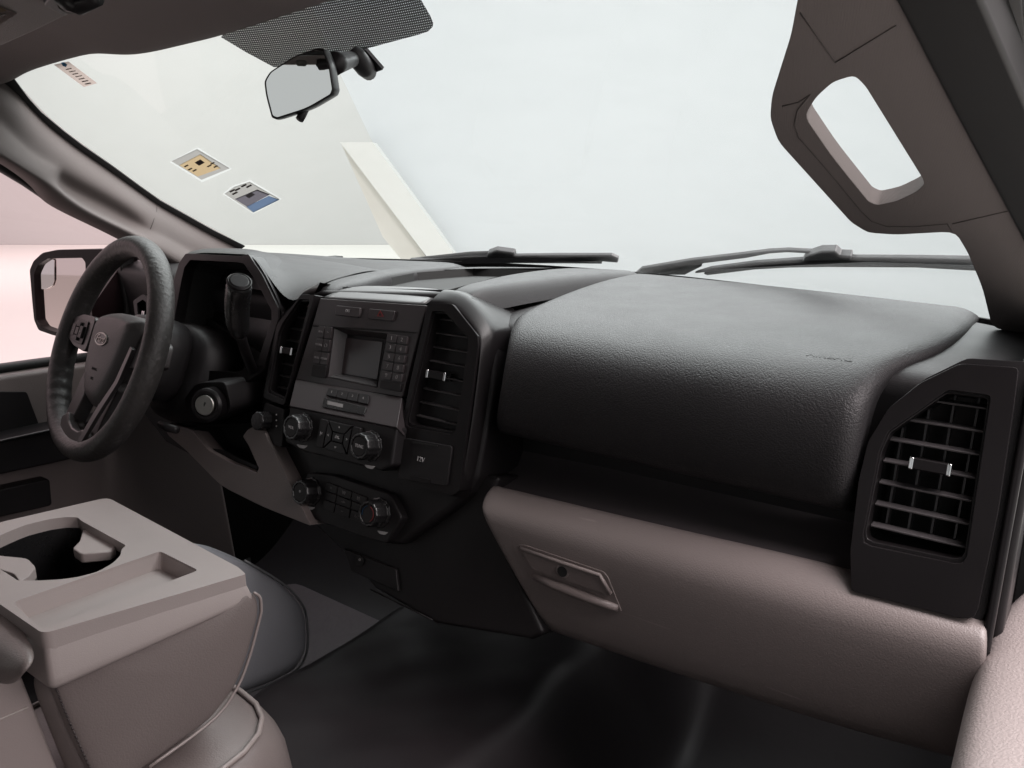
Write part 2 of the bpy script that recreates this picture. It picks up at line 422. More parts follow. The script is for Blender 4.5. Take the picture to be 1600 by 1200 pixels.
struct(plate('cab_rear_wall', [(-.9, -1.75, -.1), (.9, -1.75, -.1), (.9, -1.75, 1.36), (-.9, -1.75, 1.36)], (0, -.03, 0), LINER,
             holes=[[(-.62, -1.75, .86), (.62, -1.75, .86), (.56, -1.75, 1.2), (-.56, -1.75, 1.2)]]))
for sx in (-1, 1):                                               # closed rear doors and footwell sides
    struct(box('cab_side', (sx*.87-.015, -1.75, -.1), (sx*.87+.015, -1.02, 1.36), LINER, bevel=0))
    struct(box('cab_side', (sx*.80-.015, .20, -.1), (sx*.80+.015, .66, .82), DARK, bevel=0))
    struct(box('door_sill', (sx*.84-.06, -1.1, -.12), (sx*.84+.06, .3, .10), DARK, bevel=0))
struct(box('cab_rear_roof', (-.9, -1.78, 1.33), (.9, -.5, 1.345), DARK, bevel=0))

# ================================================================== WINDSCREEN
wsN = thing('windshield', 'large clear raked windshield with dotted black band at its top', 'windshield', (0, .55, .86))
def wrow(t):
    r = []
    for i in range(33):
        x = -.78 + 1.56*i/32; z = .80 + t*(1.26-.80); r.append((x*(1-.1*t), wsy(x*(1-.1*t), z), z))
    return r
grid('glass', [wrow(t/8) for t in range(9)], GLASS, wsN, sub=0)
def gpatch(name, loop, mt, off, parent, hole=None):
    """a thin sheet stuck on the inside of the glass, with the window cut where another sheet sits"""
    bm = bmesh.new(); es = []
    for lp in ([loop] + ([hole] if hole else [])):
        vs = [bm.verts.new(G(a, b, off)) for a, b in lp]
        es += [bm.edges.new((vs[k], vs[(k+1) % len(vs)])) for k in range(len(vs))]
    bmesh.ops.triangle_fill(bm, use_beauty=True, edges=es); recalc(bm)
    me = bpy.data.meshes.new(name); bm.to_mesh(me); bm.free()
    return link(name, me, mt, parent, smooth=False)
# dotted band behind the mirror, bowed with the glass, made of strips
top = [(330, 40), (420, 15), (520, -10), (600, -22), (650, -30)]
def band_rows():
    lo = [(345, 58), (385, 82), (428, 105), (480, 100), (540, 85), (610, 66), (655, 54), (669, 49), (676, 42), (677, 36), (672, 24), (658, 0), (640, -30)]
    return lo
lo = band_rows()
hi = [(380, 20), (410, 12), (440, 4), (480, -8), (520, -18), (560, -26), (590, -30), (600, -31), (610, -32), (618, -33), (625, -34), (632, -35), (638, -36)]
rows = []
for t in range(7):
    rows.append([G(lerp(a[0], b[0], t/6), lerp(a[1], b[1], t/6), -.005) for a, b in zip(lo, hi)])
fb = grid('dotted_band', rows, FRIT, wsN, sub=0)
uvl = fb.data.uv_layers.new(name='UVMap')
for lp in fb.data.loops:
    c = fb.data.vertices[lp.vertex_index].co; uvl.data[lp.index].uv = (c.x, c.z*1.75)
# black ceramic border along both pillars and the base
def border(name, ptsa, ptsb):
    grid(name, [[V(p) for p in ptsa], [V(p) for p in ptsb]], RUBBER, wsN, solid=.002, sub=0)
def onws(x, z, off): return V((x, wsy(x, z)+off, z))
bz = [(-.76 + 1.52*i/40) for i in range(41)]
border('black_border', [onws(x, .845+.000*x, -.003) for x in bz], [onws(x, .80, -.003) for x in bz])
sd = [i/20 for i in range(21)]
PL_A = [(-40, 100), (5, 116), (18, 128), (40, 158), (60, 180), (96, 210), (125, 232), (170, 263), (215, 296), (246, 318), (280, 337), (330, 365), (378, 389)]
border('black_border', [G(a+5, b-5, -.012) for a, b in PL_A], [G(a-22, b+14, -.004) for a, b in PL_A])
border('black_border', [onws(.722-.06*t, .85+.36*t, -.003) for t in sd], [onws(.765-.06*t, .85+.36*t, -.003) for t in sd])

# wipers, outside the glass
wp = thing('windshield_wiper', 'short grey wiper blade resting low on the glass behind the centre tray', 'wiper', G(800, 408, .02), 'wipers parked on the glass')
def gsolid(name, loop, off, thick, mt, parent, bevel=.002):
    return plate(name, [G(a, b, off) for a, b in loop], (0, thick*.57, thick*.82), mt, parent, bevel=bevel, seg=2)
gsolid('blade', [(636, 411), (640, 407), (700, 403), (780, 400), (870, 399), (955, 399), (966, 404), (965, 411), (940, 409), (870, 406), (780, 407), (700, 410), (640, 415)], .006, .007, WIPERG, wp)
gsolid('rubber_strip', [(640, 416), (700, 411.5), (780, 408.5), (870, 407.5), (940, 410.5), (940, 412), (870, 410), (780, 411), (700, 414), (641, 418)], .009, .004, RUBBER, wp, 0)
gsolid('connector', [(758, 408), (762, 396), (775, 391), (803, 395), (806, 407)], .004, .011, WIPERG, wp)
gsolid('arm', [(640, 406), (735, 396), (768, 395), (768, 398), (735, 399), (645, 409)], .012, .006, RUBBER, wp)
wq = thing('windshield_wiper', 'long grey wiper blade in front of the passenger, its arm rising to the left', 'wiper', G(1290, 408, .02), 'wipers parked on the glass')
gsolid('blade', [(1085, 428), (1110, 420), (1180, 411), (1255, 406), (1330, 403), (1430, 404), (1560, 407), (1560, 417), (1430, 412), (1330, 410), (1255, 412), (1180, 417), (1110, 425)], .006, .007, WIPERG, wq)
gsolid('rubber_strip', [(1100, 428), (1180, 419), (1255, 414.5), (1330, 413), (1430, 415), (1560, 421), (1560, 425), (1430, 418), (1330, 416), (1255, 417), (1180, 421), (1105, 430)], .009, .004, RUBBER, wq, 0)
gsolid('connector', [(1252, 411), (1258, 401), (1282, 393), (1305, 393), (1312, 400), (1330, 401), (1330, 411)], .003, .012, WIPERG, wq)
gsolid('arm', [(990, 430), (1002, 420), (1080, 407), (1160, 398), (1200, 393), (1230, 391.5), (1290, 395), (1282, 398), (1230, 395), (1202, 397), (1165, 404), (1100, 412), (1040, 428)], .012, .007, WIPERG, wq)
gsolid('arm_cover', [(1030, 430), (1040, 421), (1080, 414), (1098, 411), (1096, 417), (1070, 430)], .020, .01, RUBBER, wq)

# stickers on the glass
s1 = thing('windshield_sticker', 'tan and grey inspection sticker with a pale frame on the windshield', 'sticker', G(312, 258, -.006))
gpatch('pale_edge', [(265, 253), (309, 230), (362, 264), (316, 285)], WHITEP, -.004, s1, [(268, 252), (308, 233), (359, 263), (315, 281)])
gpatch('backing', [(268, 252), (308, 233), (359, 263), (315, 281)], PAPER, -.006, s1, [(280, 258), (313, 241), (345, 263), (309, 276)])
gpatch('tan_panel', [(280, 258), (313, 241), (345, 263), (309, 276)], TAN, -.008, s1)
gpatch('print_block', [(304, 254), (313, 249), (320, 254), (311, 259)], INK, -.0095, s1)
for (a, b) in ((290, 260), (296, 265), (303, 267), (331, 256), (326, 260), (336, 261)):
    gpatch('print_line', [(a-3, b), (a+3, b-3), (a+5, b-1.5), (a-1, b+1.5)], INK, -.0095, s1)
s2 = thing('windshield_sticker', 'dark registration sticker with a blue lower band on the windshield', 'sticker', G(394, 308, -.006))
gpatch('pale_edge', [(348, 303), (362, 291), (391, 281), (440, 311), (396, 334)], WHITEP, -.004, s2, [(351, 303), (366, 292), (390, 284), (437, 311), (395, 332)])
gpatch('backing', [(351, 303), (366, 292), (390, 284), (437, 311), (395, 332)], PAPER, -.006, s2, [(368, 311), (402, 297), (421, 304.5), (434, 311), (396, 330), (386, 323)])
gpatch('dark_panel', [(367, 311), (402, 296), (422, 304), (386, 323)], NAVY, -.008, s2)
gpatch('blue_band', [(385, 323), (420, 306), (437, 312), (396, 332)], SKYB, -.009, s2)
gpatch('print_block', [(383, 306), (393, 301), (399, 304), (389, 310)], PAPER, -.0095, s2)
for (a, b) in ((362, 299), (370, 297), (380, 291), (388, 292), (366, 303)):
    gpatch('print_line', [(a-4, b), (a+4, b-4), (a+6, b-2), (a-2, b+2)], INK, -.008, s2)
s3 = thing('windshield_sticker', 'narrow pale strip sticker with a blue dot at the upper windshield corner', 'sticker', G(118, 115, -.006))
gpatch('backing', [(84, 101), (107, 96), (152, 130), (131, 136)], PINKP, -.014, s3)
gpatch('blue_dot', rnd([V((94, 98, 0)), V((101, 97, 0)), V((106, 102, 0)), V((100, 105, 0))], .5) and [(95, 98), (100, 97), (105, 101), (103, 105), (98, 103)], BLUE, -.0165, s3)
for k in range(7):
    a, b = 106+k*5, 107+k*3.8
    gpatch('print_line', [(a-4, b+1), (a+5+k % 2*2, b-1), (a+7, b+.5), (a-2, b+2.4)], INK if k > 4 else PAPER, -.0165, s3)

# ================================================================== REAR VIEW MIRROR
rm = thing('rear_view_mirror', 'black framed interior mirror hanging from the windshield band', 'mirror', G(590, 110, -.01))
mn = V((.72, -.70, -.02)).normalized()
mn = (CAM - U(470, 130, x=0)).normalized()
mn = (mn + V((-.10, -.62, .04))).normalized()                    # it faces the driver, seen here at a slant
mc = U(470, 130, x=0)
def M(px, py, d=0): return UN(px, py, mc + mn*d, mn)
mo = [(411, 127), (420, 112), (460, 86), (496, 74), (506, 76), (516, 100), (522, 140), (519, 148), (480, 171), (430, 187), (423, 184), (414, 150)]
mh = [M(a, b, .004) for a, b in mo]
hb = rnd(mh, .3, 3)
n_ = len(hb); cen = sum(hb, V())/n_
back_rows = [hb, [p - mn*.014 + (p-cen)*.02 for p in hb], [cen+(p-cen)*.95 - mn*.030 for p in hb], [cen+(p-cen)*.7 - mn*.040 for p in hb], [cen+(p-cen)*.2 - mn*.043 for p in hb]]
inner = [cen+(p-cen)*.93 for p in hb]
hs = grid('housing', [[p - mn*.004 for p in inner], [p + mn*.001 for p in inner]] + back_rows, BLACKS, rm, sub=1, close=True)
me = me_from([p - mn*.001 for p in inner], [tuple(range(n_))]); link('mirror_glass', me, MIRROR, rm, smooth=False)
tube('dipping_lever', [M(476, 168, -.012), M(472, 180, -.012), M(468, 187, -.008)], [.006, .005, .005], BLACK, rm, n=8)
ja, jb = M(527, 98, -.045), G(553, 92, -.03)
tube('arm', [M(520, 100, -.03), ja, lerp(ja, jb, .6), jb], [.014, .013, .011, .010], BLACK, rm, n=14)
tube('mount_post', [G(548, 78, -.03), G(556, 88, -.035), G(570, 105, -.022), G(577, 114, -.012)], [.010, .014, .014, .011], BLACK, rm, n=14)
plate('glass_foot', [G(a, b, -.008) for a, b in [(550, 80), (571, 78), (598, 109), (580, 116), (560, 112)]], (0, .003, .004), BLACK, rm)

# ================================================================== PILLARS with grab handles
PA, PB = V((.70, .30, .87)), V((.62, -.13, 1.17))
pd = (PB-PA); pn = pd.cross(V((1, 0, 0))).normalized()           # points up and forward, away from the seats
if pn.y < 0: pn = -pn
def PP(px, py, d=0): return UN(px, py, PA + pn*d, pn)
outer_px = [(1262, -70), (1246, 0), (1236, 55), (1206, 150), (1203, 185), (1216, 222), (1330, 348), (1356, 364), (1400, 367), (1492, 362), (1512, 395), (1535, 450), (1550, 512), (1620, 530), (1665, 500), (1600, 372), (1500, 185), (1405, 5), (1365, -70)]
hole_px = [(1257, 182), (1275, 152), (1302, 128), (1335, 118), (1352, 135), (1442, 280), (1444, 288), (1432, 300), (1400, 315), (1370, 321), (1357, 315), (1300, 245)]
ro = [PP(a, b, -.03) for a, b in outer_px]; rh = [PP(a, b, -.03) for a, b in hole_px]
def mirror_pts(l): return [V((-p.x, p.y, p.z)) for p in l]
def pillar(name, label, lo, lh, seams, sgn):
    t = thing(name, label, 'pillar trim', (sgn*.70, .30, .87))
    lo2 = rnd(lo, .3, 3); lh2 = rnd(lh, .35, 3)
    plate('cover', lo2, pn*.017, PILLAR, t, holes=[lh2], bevel=.0082, seg=6, ang=40)
    for a, b in seams: tube('seam', [a, lerp(a, b, .5), b], .0005, SEAM, t, n=6)
    return t
def seam_pts(px): return [PP(a, b, -.0302) for a, b in px]
sm = [((1250, 20), (1305, 98)), ((1305, 98), (1400, 40)), ((1480, 350), (1488, 362)), ((1488, 350), (1575, 330))]
sm3 = [(PP(*a, -.0302), PP(*b, -.0302)) for a, b in sm]
groove = [(1300, 150), (1240, 205), (1350, 335), (1395, 355), (1470, 352)]
pr = pillar('windshield_pillar', 'taupe pillar trim with wide grab handle beside the passenger vent', ro, rh, sm3, 1)
tube('seam', [PP(a, b, -.0302) for a, b in [(1222, 166), (1248, 160), (1266, 148)]], .0005, SEAM, pr, n=6)
tube('seam', [PP(a, b, -.0302) for a, b in [(1266, 148), (1246, 172), (1241, 195), (1248, 215), (1300, 275), (1345, 330), (1362, 346), (1385, 354), (1430, 354), (1480, 350)]], .0005, SEAM, pr, n=6)
# window-frame seal of the passenger door, black, right of the pillar
ds = thing('door_seal', 'wide black rubber door seal right of the taupe pillar', 'door seal', PP(1600, 360, .02))
plate('seal_strip', [PP(a, b, -.034) for a, b in [(1352, -80), (1400, 5), (1497, 190), (1596, 374), (1700, 560), (1760, 520), (1560, 60), (1500, -80)]], pn*.05, RUBBER, ds, bevel=.004)
plate('frame_strip', [PP(a, b, .03) for a, b in [(1480, -80), (1540, 60), (1740, 520), (1900, 500), (1800, -80)]], pn*.03, DARK, ds, bevel=.008)
tube('seal_lip', [PP(a, b, .008) for a, b in [(1470, -60), (1530, 60), (1620, 240), (1720, 440)]], .008, RUBBER, ds, n=10)

# left pillar: same trim, seen from inside across the cab
pl = thing('windshield_pillar', 'dark taupe pillar trim with slim grab handle behind the steering wheel', 'pillar trim', (-.70, .30, .87))
cols = [((-40, 100), (-50, 160), (-60, 200), (-70, 225)), ((18, 128), (5, 190), (-2, 235), (-10, 248)), ((60, 180), (48, 240), (38, 262), (30, 272)), ((96, 210), (90, 258), (72, 280), (60, 294)),
        ((110, 221), (100, 266), (90, 292), (74, 310)), ((125, 232), (108, 276), (104, 302), (84, 324)), ((170, 263), (150, 298), (134, 325), (112, 340)), ((215, 296), (195, 322), (178, 347), (160, 362)),
        ((246, 318), (222, 342), (212, 362), (200, 382)), ((262, 327), (234, 354), (228, 372), (218, 392)), ((280, 337), (250, 365), (244, 382), (236, 400)), ((330, 365), (300, 395), (290, 412), (280, 425)), ((378, 389), (350, 420), (340, 435), (330, 445))]
rA, rB, rC, rC2, rD, rD2, rE, rF = [], [], [], [], [], [], [], []
for k, (a, b, d_, e_) in enumerate(cols):
    deep = k in (5, 6, 7, 8)
    half = k in (4, 9)
    rA.append(G(*a, -.006)); pb = U(*b, x=-.705); rB.append(pb)
    pdd = U(*d_, x=-.668 if deep else -.680); rD.append(pdd)
    dx = -.035 if deep else -.01 if half else .004
    rC.append(lerp(pb, pdd, .2)+V((dx, 0, .0))); rC2.append(lerp(pb, pdd, .75)+V((dx*1.1, 0, 0)))
    pe = U(*e_, x=-.700); rE.append(pe); rD2.append(lerp(pdd, pe, .45)+V((.010, 0, 0))); rF.append(pe + V((-.04, 0, .01)))
grid('cover', [[p+V((-.02, .012, .012)) for p in rA], rA, [lerp(a, b, .5)+V((.014, -.004, 0)) for a, b in zip(rA, rB)], rB, rC, rC2, rD, rD2, rE, rF], PILLAR, pl, sub=2)
def on_cover(px, py, lift=.002):
    h, n = surface_hit(pl.children[0], px, py)
    return None if h is None else h + (CAM-h).normalized()*lift
for s in ([(97, 200), (97, 230), (97, 262), (99, 285)], [(246, 310), (245, 328), (240, 345), (235, 358)]):
    q = [on_cover(*p) for p in s]
    if all(q): tube('seam', q, .0005, SEAM, pl, n=6)

# sun visor, its warning label and clip at the header
sv = thing('sun_visor', 'dark felt sun visor folded up at the top left corner', 'sun visor', U(40, 20, z=1.17))
vz = [U(a, b, z=1.168) for a, b in [(-160, 140), (0, 76), (60, 50), (106, 28), (150, 12), (190, -12), (100, -60), (-160, -40)]]
plate('flap', vz, (0, 0, .022), LINER, sv, bevel=.008, seg=4)
lb = plate('warning_label', [U(a, b, z=1.1665) for a, b in [(-30, 6), (0, 11), (26, 22), (0, 38), (-30, 55)]], (0, 0, .001), PINKP, sv)
plate('label_heading', [U(a, b, z=1.1655) for a, b in [(-30, 6), (0, 12), (10, 17), (-3, 20), (-30, 24)]], (0, 0, .0005), TAN, sv)
for k in range(3):
    plate('label_print', [U(a, b, z=1.1655) for a, b in [(-20, 30+k*5-k), (8-k*5, 22+k*5), (10-k*5, 23.5+k*5), (-20, 32+k*5-k)]], (0, 0, .0005), INK, sv)
vc = thing('visor_clip', 'small dark visor clip with a pale button in its recess', 'visor clip', U(100, 10, z=1.17))
plate('recess_plate', rnd([U(a, b, z=1.160) for a, b in [(67, 9), (85, -12), (170, -14), (128, 8), (101, 24)]], .2), (0, 0, .006), BLACK, vc, bevel=.002)
tube('hook', [U(94, -6, z=1.152), U(105, 2, z=1.148), U(122, 8, z=1.148), U(150, -4, z=1.150)], [.007, .008, .008, .007], BLACK, vc, n=10)
tube('pale_button', [U(98, 8, z=1.150), U(110, 14, z=1.150)], .0045, PAPER, vc, n=10)

# ================================================================== DASHBOARD
D = thing('dashboard', 'full-width black dashboard with taupe glove box and centre controls', 'dashboard', (0, .2, .1))
BK = -LOUT                                                       # into the dash
# --- skin over the top, from the dash face back under the windscreen
def top_z(x, y):
    z = .830 + .018*max(0, min(1, (y-.02)/.3)) + .016*max(0, (-x-.45)/.3)
    z -= .004*max(0, (x-.45)/.3)**2
    if -.235 < x < .16 and y > .07: z -= .03*min(1, (y-.07)/.04)*min(1, (x+.235)/.03)*min(1, (.16-x)/.03)
    return z
def dash_row(v):
    r = []
    for i in range(49):
        x = -.775 + 1.55*i/48
        yb = wsy(x, .862) + .02; yf = .05
        y = yf + (yb-yf)*v
        r.append(V((x, y, top_z(x, y) - (.012 if v == 0 else 0))))
    return r
rows = [[V((p.x, .075, .60)) for p in dash_row(0)], [V((p.x, .06, .80)) for p in dash_row(0)]] + [dash_row(v) for v in (0, .06, .2, .4, .6, .8, 1)]
rows.append([p + V((0, .03, -.08)) for p in rows[-1]])
grid('upper_skin', rows, PADTOP, D, sub=1)
# --- airbag panel in front of the passenger: y, z, left end, right end
prof = [(.06, .690, .225, .640), (.010, .697, .218, .640), (-.006, .703, .217, .640), (-.014, .715, .219, .6405), (-.020, .74, .226, .642), (-.022, .77, .234, .6435), (-.018, .795, .236, .645),
        (-.006, .815, .232, .646), (.016, .830, .222, .648), (.045, .838, .206, .651), (.07, .842, .196, .661), (.10, .846, .186, .673), (.14, .849, .176, .683), (.20, .853, .166, .690), (.28, .857, .160, .693), (.335, .858, .165, .693)]
rows = []
NP = 30
for k, (y, z, xl, xr) in enumerate(prof):
    rr = []
    for i in range(NP+1):
        u = i/NP; x = xl + (xr-xl)*u
        e = min(u, 1-u)*(xr-xl)
        dip = .010*max(0, 1-e/.012)**2
        inw = V((0, 1, -.35)) if k < 8 else V((0, .25, -1))
        bow = .0
        yy = y
        if k >= 11:                                             # back edge follows the glass
            t = (k-10)/5; yy = y + t*max(0, (.53-.45*x*x) - .335)*.55
        rr.append(V((x, yy, z)) + inw*dip)
    rows.append(rr)
# side walls
L_ = [[r[0] + V((.004, .03, -.008)) for r in rows], [r[-1] + V((-.002, .03, -.008)) for r in rows]]
full = [[L_[0][k]] + rows[k] + [L_[1][k]] for k in range(len(rows))]
pad = grid('airbag_panel', full, PAD, D, sub=1, label='large grained airbag panel with softly rounded brow')
bpy.context.view_layer.update()
h, n = surface_hit(pad, 1297, 558)
h2, _ = surface_hit(pad, 1335, 563); h3, _ = surface_hit(pad, 1300, 545)
rgt = (h2-h).normalized(); upd = (h3-h); upd = (upd - rgt*upd.dot(rgt)).normalized()
text('airbag_lettering', 'AIRBAG', .0125, h + rgt.cross(upd)*(-.00055), rgt, upd, PAD, pad, depth=.0007)

# --- open shelf under the panel
grid('shelf', [[V((.19, .10, .715)), V((.66, .10, .715))], [V((.19, .075, .66)), V((.66, .075, .668))], [V((.19, .06, .635)), V((.66, .06, .652))], [V((.19, .00, .624)), V((.66, .00, .645))],
               [V((.19, -.006, .620)), V((.66, -.006, .641))], [V((.19, -.004, .61)), V((.66, -.004, .63))]], mat('shelf_plastic', (.050, .044, .046), .42, bump=('noise', 900, .2, .0005), var=.1), D, sub=0)

# --- glove box: rows of pixel points with their own depth
gl_rows = [([(778, 760), (1040, 822), (1330, 891), (1535, 962)], .0),
           ([(770, 757), (1040, 821), (1330, 889), (1540, 962)], -.012),
           ([(757, 772), (1035, 838), (1330, 908), (1541, 972)], -.028),
           ([(751, 786), (1030, 858), (1325, 935), (1541, 990)], -.042),
           ([(750, 800), (1025, 880), (1320, 960), (1540, 1018)], -.050),
           ([(762, 826), (1025, 910), (1315, 990), (1538, 1052)], -.052),
           ([(806, 905), (1030, 984), (1310, 1068), (1533, 1120)], -.047),
           ([(848, 976), (1040, 1044), (1305, 1128), (1527, 1188)], -.040),
           ([(857, 986), (1045, 1050), (1305, 1134), (1526, 1195)], -.034),
           ([(862, 984), (1050, 1046), (1305, 1130), (1524, 1190)], -.010)]
def densify(l, n=24):
    out = []
    for i in range(n+1):
        t = i/n*(len(l)-1); k = min(int(t), len(l)-2); f = t-k
        p0, p1, p2, p3 = l[max(k-1, 0)], l[k], l[k+1], l[min(k+2, len(l)-1)]
        out.append(p1*.5*2*(1-f) + p2*f if False else (p1*2 + (p2-p0)*f + (p0*2-p1*5+p2*4-p3)*f*f + (p1*3-p0-p2*3+p3)*f**3)*.5)
    return out
grows = [densify([U(a, b, y=y) for a, b in r]) for r, y in gl_rows]
def wrap(r): return [r[0]+V((.004, .05, -.002)), r[0]+V((.0, .004, 0))] + r + [r[-1]+V((.0, .004, 0)), r[-1]+V((.002, .06, -.002))]
gb = grid('glove_box', [wrap(r) for r in grows], GLOVE, D, sub=1, label='taupe grained glove box door with scratches')
bpy.context.view_layer.update()
def onG(px, py, lift=0):
    h, n = surface_hit(gb, px, py); return h + V((0, -lift, lift*.1))
latch_px = [(811, 851), (820, 851), (944, 893), (951, 902), (973, 957), (945, 949), (838, 908), (830, 899)]
gl = [onG(*p, .0015) for p in latch_px]
plate('latch_surround', rnd(gl, .2, 3), (0, .006, 0), TAUPEL, gb, bevel=.0012, seg=2)
pan = [onG(a, b, .0042) for a, b in [(817, 857), (940, 898), (957, 929), (835, 888)]]
plate('latch_paddle', rnd(pan, .08, 3), (0, .004, 0), TAUPEL, gb, bevel=.0012, seg=2)
q = [onG(a, b, .007) for a, b in [(834, 900), (965, 948), (970, 955), (840, 908)]]
tube('latch_lip', [onG(836, 899, .002), onG(870, 913, .004), onG(920, 932, .004), onG(967, 949, .002)], [.004, .0058, .0058, .004], TAUPEL, gb, n=10)
tube('latch_rim', [onG(815, 856, .003), onG(876, 876, .004), onG(940, 897, .004), onG(956, 926, .003)], .0024, TAUPEL, gb, n=8)
kh = onG(882, 891, .0035)
lathe('key_hole', kh, (.1, -1, .1), [(.0085, 0), (.0085, .0012), (.0065, .0016)], TAUPEL, gb, n=20)
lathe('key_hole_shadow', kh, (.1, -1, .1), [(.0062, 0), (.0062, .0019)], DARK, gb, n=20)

# --- vents
def scan(loop, z):
    xs = []
    for i in range(len(loop)):
        a, b = loop[i], loop[(i+1) % len(loop)]
        if (a.z-z)*(b.z-z) < 0: xs.append(a.x + (b.x-a.x)*(z-a.z)/(b.z-a.z))
    return (min(xs), max(xs)) if len(xs) >= 2 else None
def vent(outer, inner, dy, nsl, tab_px, nv, depth=.03, well=.055, steps=1, bezel=.004, tabw=.026, holes=(), lip=True, label=None, frame=False):
    o3 = rnd(LL(outer, dy), .12, 3); i3 = rnd(LL(inner, dy), .10, 2)
    bz = plate('air_vent', o3, BK*depth, BLACKS, D, holes=[i3, *holes], bevel=bezel, seg=3, label=label)
    if frame:                                                   # stepped backing flange behind the bezel
        c = sum(o3, V())/len(o3); plate('flange', [c+(p-c)*1.045 + BK*.012 + LUP*.002 + V((.003, 0, 0)) for p in o3], BK*.03, BLACK, bz, holes=[[p + BK*.012 for p in i3]], bevel=.003, seg=2)
    if lip:                                                     # raised rim just inside the bezel
        c = sum(i3, V())/len(i3); big = [c+(p-c)*1.05 + BK*.004 for p in i3]; sml = [c+(p-c)*.955 + BK*.004 for p in i3]
        plate('rim', big, BK*.02, BLACKS, bz, holes=[sml], bevel=.0015, seg=2)
    pocket('well', [p + BK*.012 for p in i3], BK*well, DARK, bz, .92)
    raw = [p + BK*.012 for p in LL(inner, dy)]
    zs = [p.z for p in raw]; z0, z1 = min(zs), max(zs)
    tab3 = L(*tab_px, dy) + BK*.010
    zt = tab3.z
    for k in range(nsl):
        z = z0 + (z1-z0)*(k+.75)/(nsl+.35)
        s = scan(raw, z)
        if not s: continue
        y = .27*(z-.72) + dy + .016
        a, b = s[0]+.002, s[1]-.002
        if b-a < .012: continue
        vs = [V((a, y, z-.0011)), V((b, y, z-.0011)), V((b, y, z+.0011)), V((a, y, z+.0011))]
        plate('slat', vs, (0, .012, -.0005), SLAT, bz, bevel=.0008, seg=2)
    xa, xb = min(p.x for p in raw), max(p.x for p in raw)
    for k in range(nv):
        x = xa + (xb-xa)*(k+.7)/(nv+.4)
        zz = [z0 + (z1-z0)*i/60 for i in range(61)]
        ok = [z for z in zz if (lambda s: s and s[0]+.003 < x < s[1]-.003)(scan(raw, z))]
        if len(ok) < 4: continue
        za, zb = ok[0]+.006, ok[-1]-.004
        ya, yb = .27*(za-.72)+dy+.031, .27*(zb-.72)+dy+.031
        plate('vane', [V((x-.0009, ya, za)), V((x+.0009, ya, za)), V((x+.0009, yb, zb)), V((x-.0009, yb, zb))], (0, .016, 0), SLAT, bz)
    # sliding tab with bright ends
    t0 = tab3
    h_, w_ = .0052, tabw/2
    def tb(x0, x1, hh, d0, d1, m, nm):
        c = t0
        lp = [c+V((x0, 0, 0))-LUP*hh, c+V((x1, 0, 0))-LUP*hh, c+V((x1, 0, 0))+LUP*hh, c+V((x0, 0, 0))+LUP*hh]
        plate(nm, [p+LOUT*d0 for p in lp], BK*(d0+d1), m, bz, bevel=.0014, seg=2)
    tb(-w_, w_, h_, .007, .014, BLACKS, 'tab')
    tb(-w_-.0018, -w_+.0022, h_+.0006, .0078, .004, CHROME, 'tab_end')
    tb(w_-.0022, w_+.0018, h_+.0006, .0078, .004, CHROME, 'tab_end')
    return bz
vr = vent([(1500, 568), (1592, 574), (1584, 640), (1560, 800), (1524, 972), (1330, 924), (1328, 862), (1341, 752), (1356, 690), (1388, 638), (1438, 598)],
     [(1481, 609), (1548, 618), (1508, 884), (1346, 850), (1374, 706), (1388, 674)], -.018, 7, (1452, 729), 4, depth=.05, bezel=.006, tabw=.030,
     frame=True, label='tall cornered passenger side vent with satin black bezel')
# dash end cap right of the vent
plate('end_cap', [V((.752, .03, .86)), V((.752, -.01, .62)), V((.756, .05, .50)), V((.756, .40, .50)), V((.750, .35, .86))], (.02, 0, 0), BLACKS, D, bevel=.006)
box('end_seal', (.7585, -.012, .60), (.766, .02, .85), BLACKS, D, bevel=.003, rot=Matrix.Rotation(R(-15), 3, 'X'))
for k in range(6):
    y = .04 + k*.011
    plate('end_slot', [V((.7495, y, .70)), V((.7495, y+.004, .70)), V((.7495, y+.012, .76)), V((.7495, y+.008, .76))], (.004, 0, 0), DARK, D)

# --- centre stack
SD = -.03
body = LL([(478, 462), (500, 452), (696, 455), (734, 462), (772, 520), (772, 600), (745, 745), (728, 775), (700, 800), (625, 852), (600, 850), (480, 812), (462, 770), (440, 690), (405, 640), (430, 500)], -.008)
plate('stack_body', rnd(body, .15, 3), BK*.10, BLACK, D, bevel=.008, seg=3)
# rounded flank along the right vent
fl_f = LL([(669, 473), (707, 474), (746, 524), (748, 540), (742, 600), (718, 772), (700, 774)], SD)
fl_b = LL([(696, 451), (731, 452), (771, 505), (776, 520), (772, 575), (744, 750), (728, 778)], -.006)
grid('stack_flank', [[p+BK*.004 for p in fl_f], [lerp(a, b, .12) for a, b in zip(fl_f, fl_b)], [lerp(a, b, .85)+LOUT*.002 for a, b in zip(fl_f, fl_b)], fl_b, [p+BK*.07 for p in fl_b]], BLACKS, D, sub=2)
lf_f = LL([(413, 622), (431, 508), (470, 461), (491, 460)], SD)
lf_b = LL([(409, 618), (428, 500), (478, 452), (500, 441)], -.006)
grid('stack_flank', [[p+BK*.004 for p in lf_f], lf_f, lf_b, [p+BK*.07 for p in lf_b]], BLACKS, D, sub=0)
vc_r = vent([(669, 473), (707, 475), (746, 524), (747, 540), (739, 600), (717, 774), (618, 757), (626, 676), (640, 600)], [(675, 486), (694, 486), (733, 529), (711, 680), (632, 666)],
     SD, 8, (678, 586), 3, depth=.03, bezel=.003, tabw=.030, label='tall cornered vent right of the radio')
vc_l = vent([(471, 460), (492, 460), (458, 575), (444, 634), (412, 622), (432, 507)], [(467, 468), (484, 468), (444, 625), (417, 613), (435, 520), (441, 506)],
     SD, 8, (444, 548), 2, depth=.03, bezel=.002, tabw=.024, label='narrow vent left of the radio')
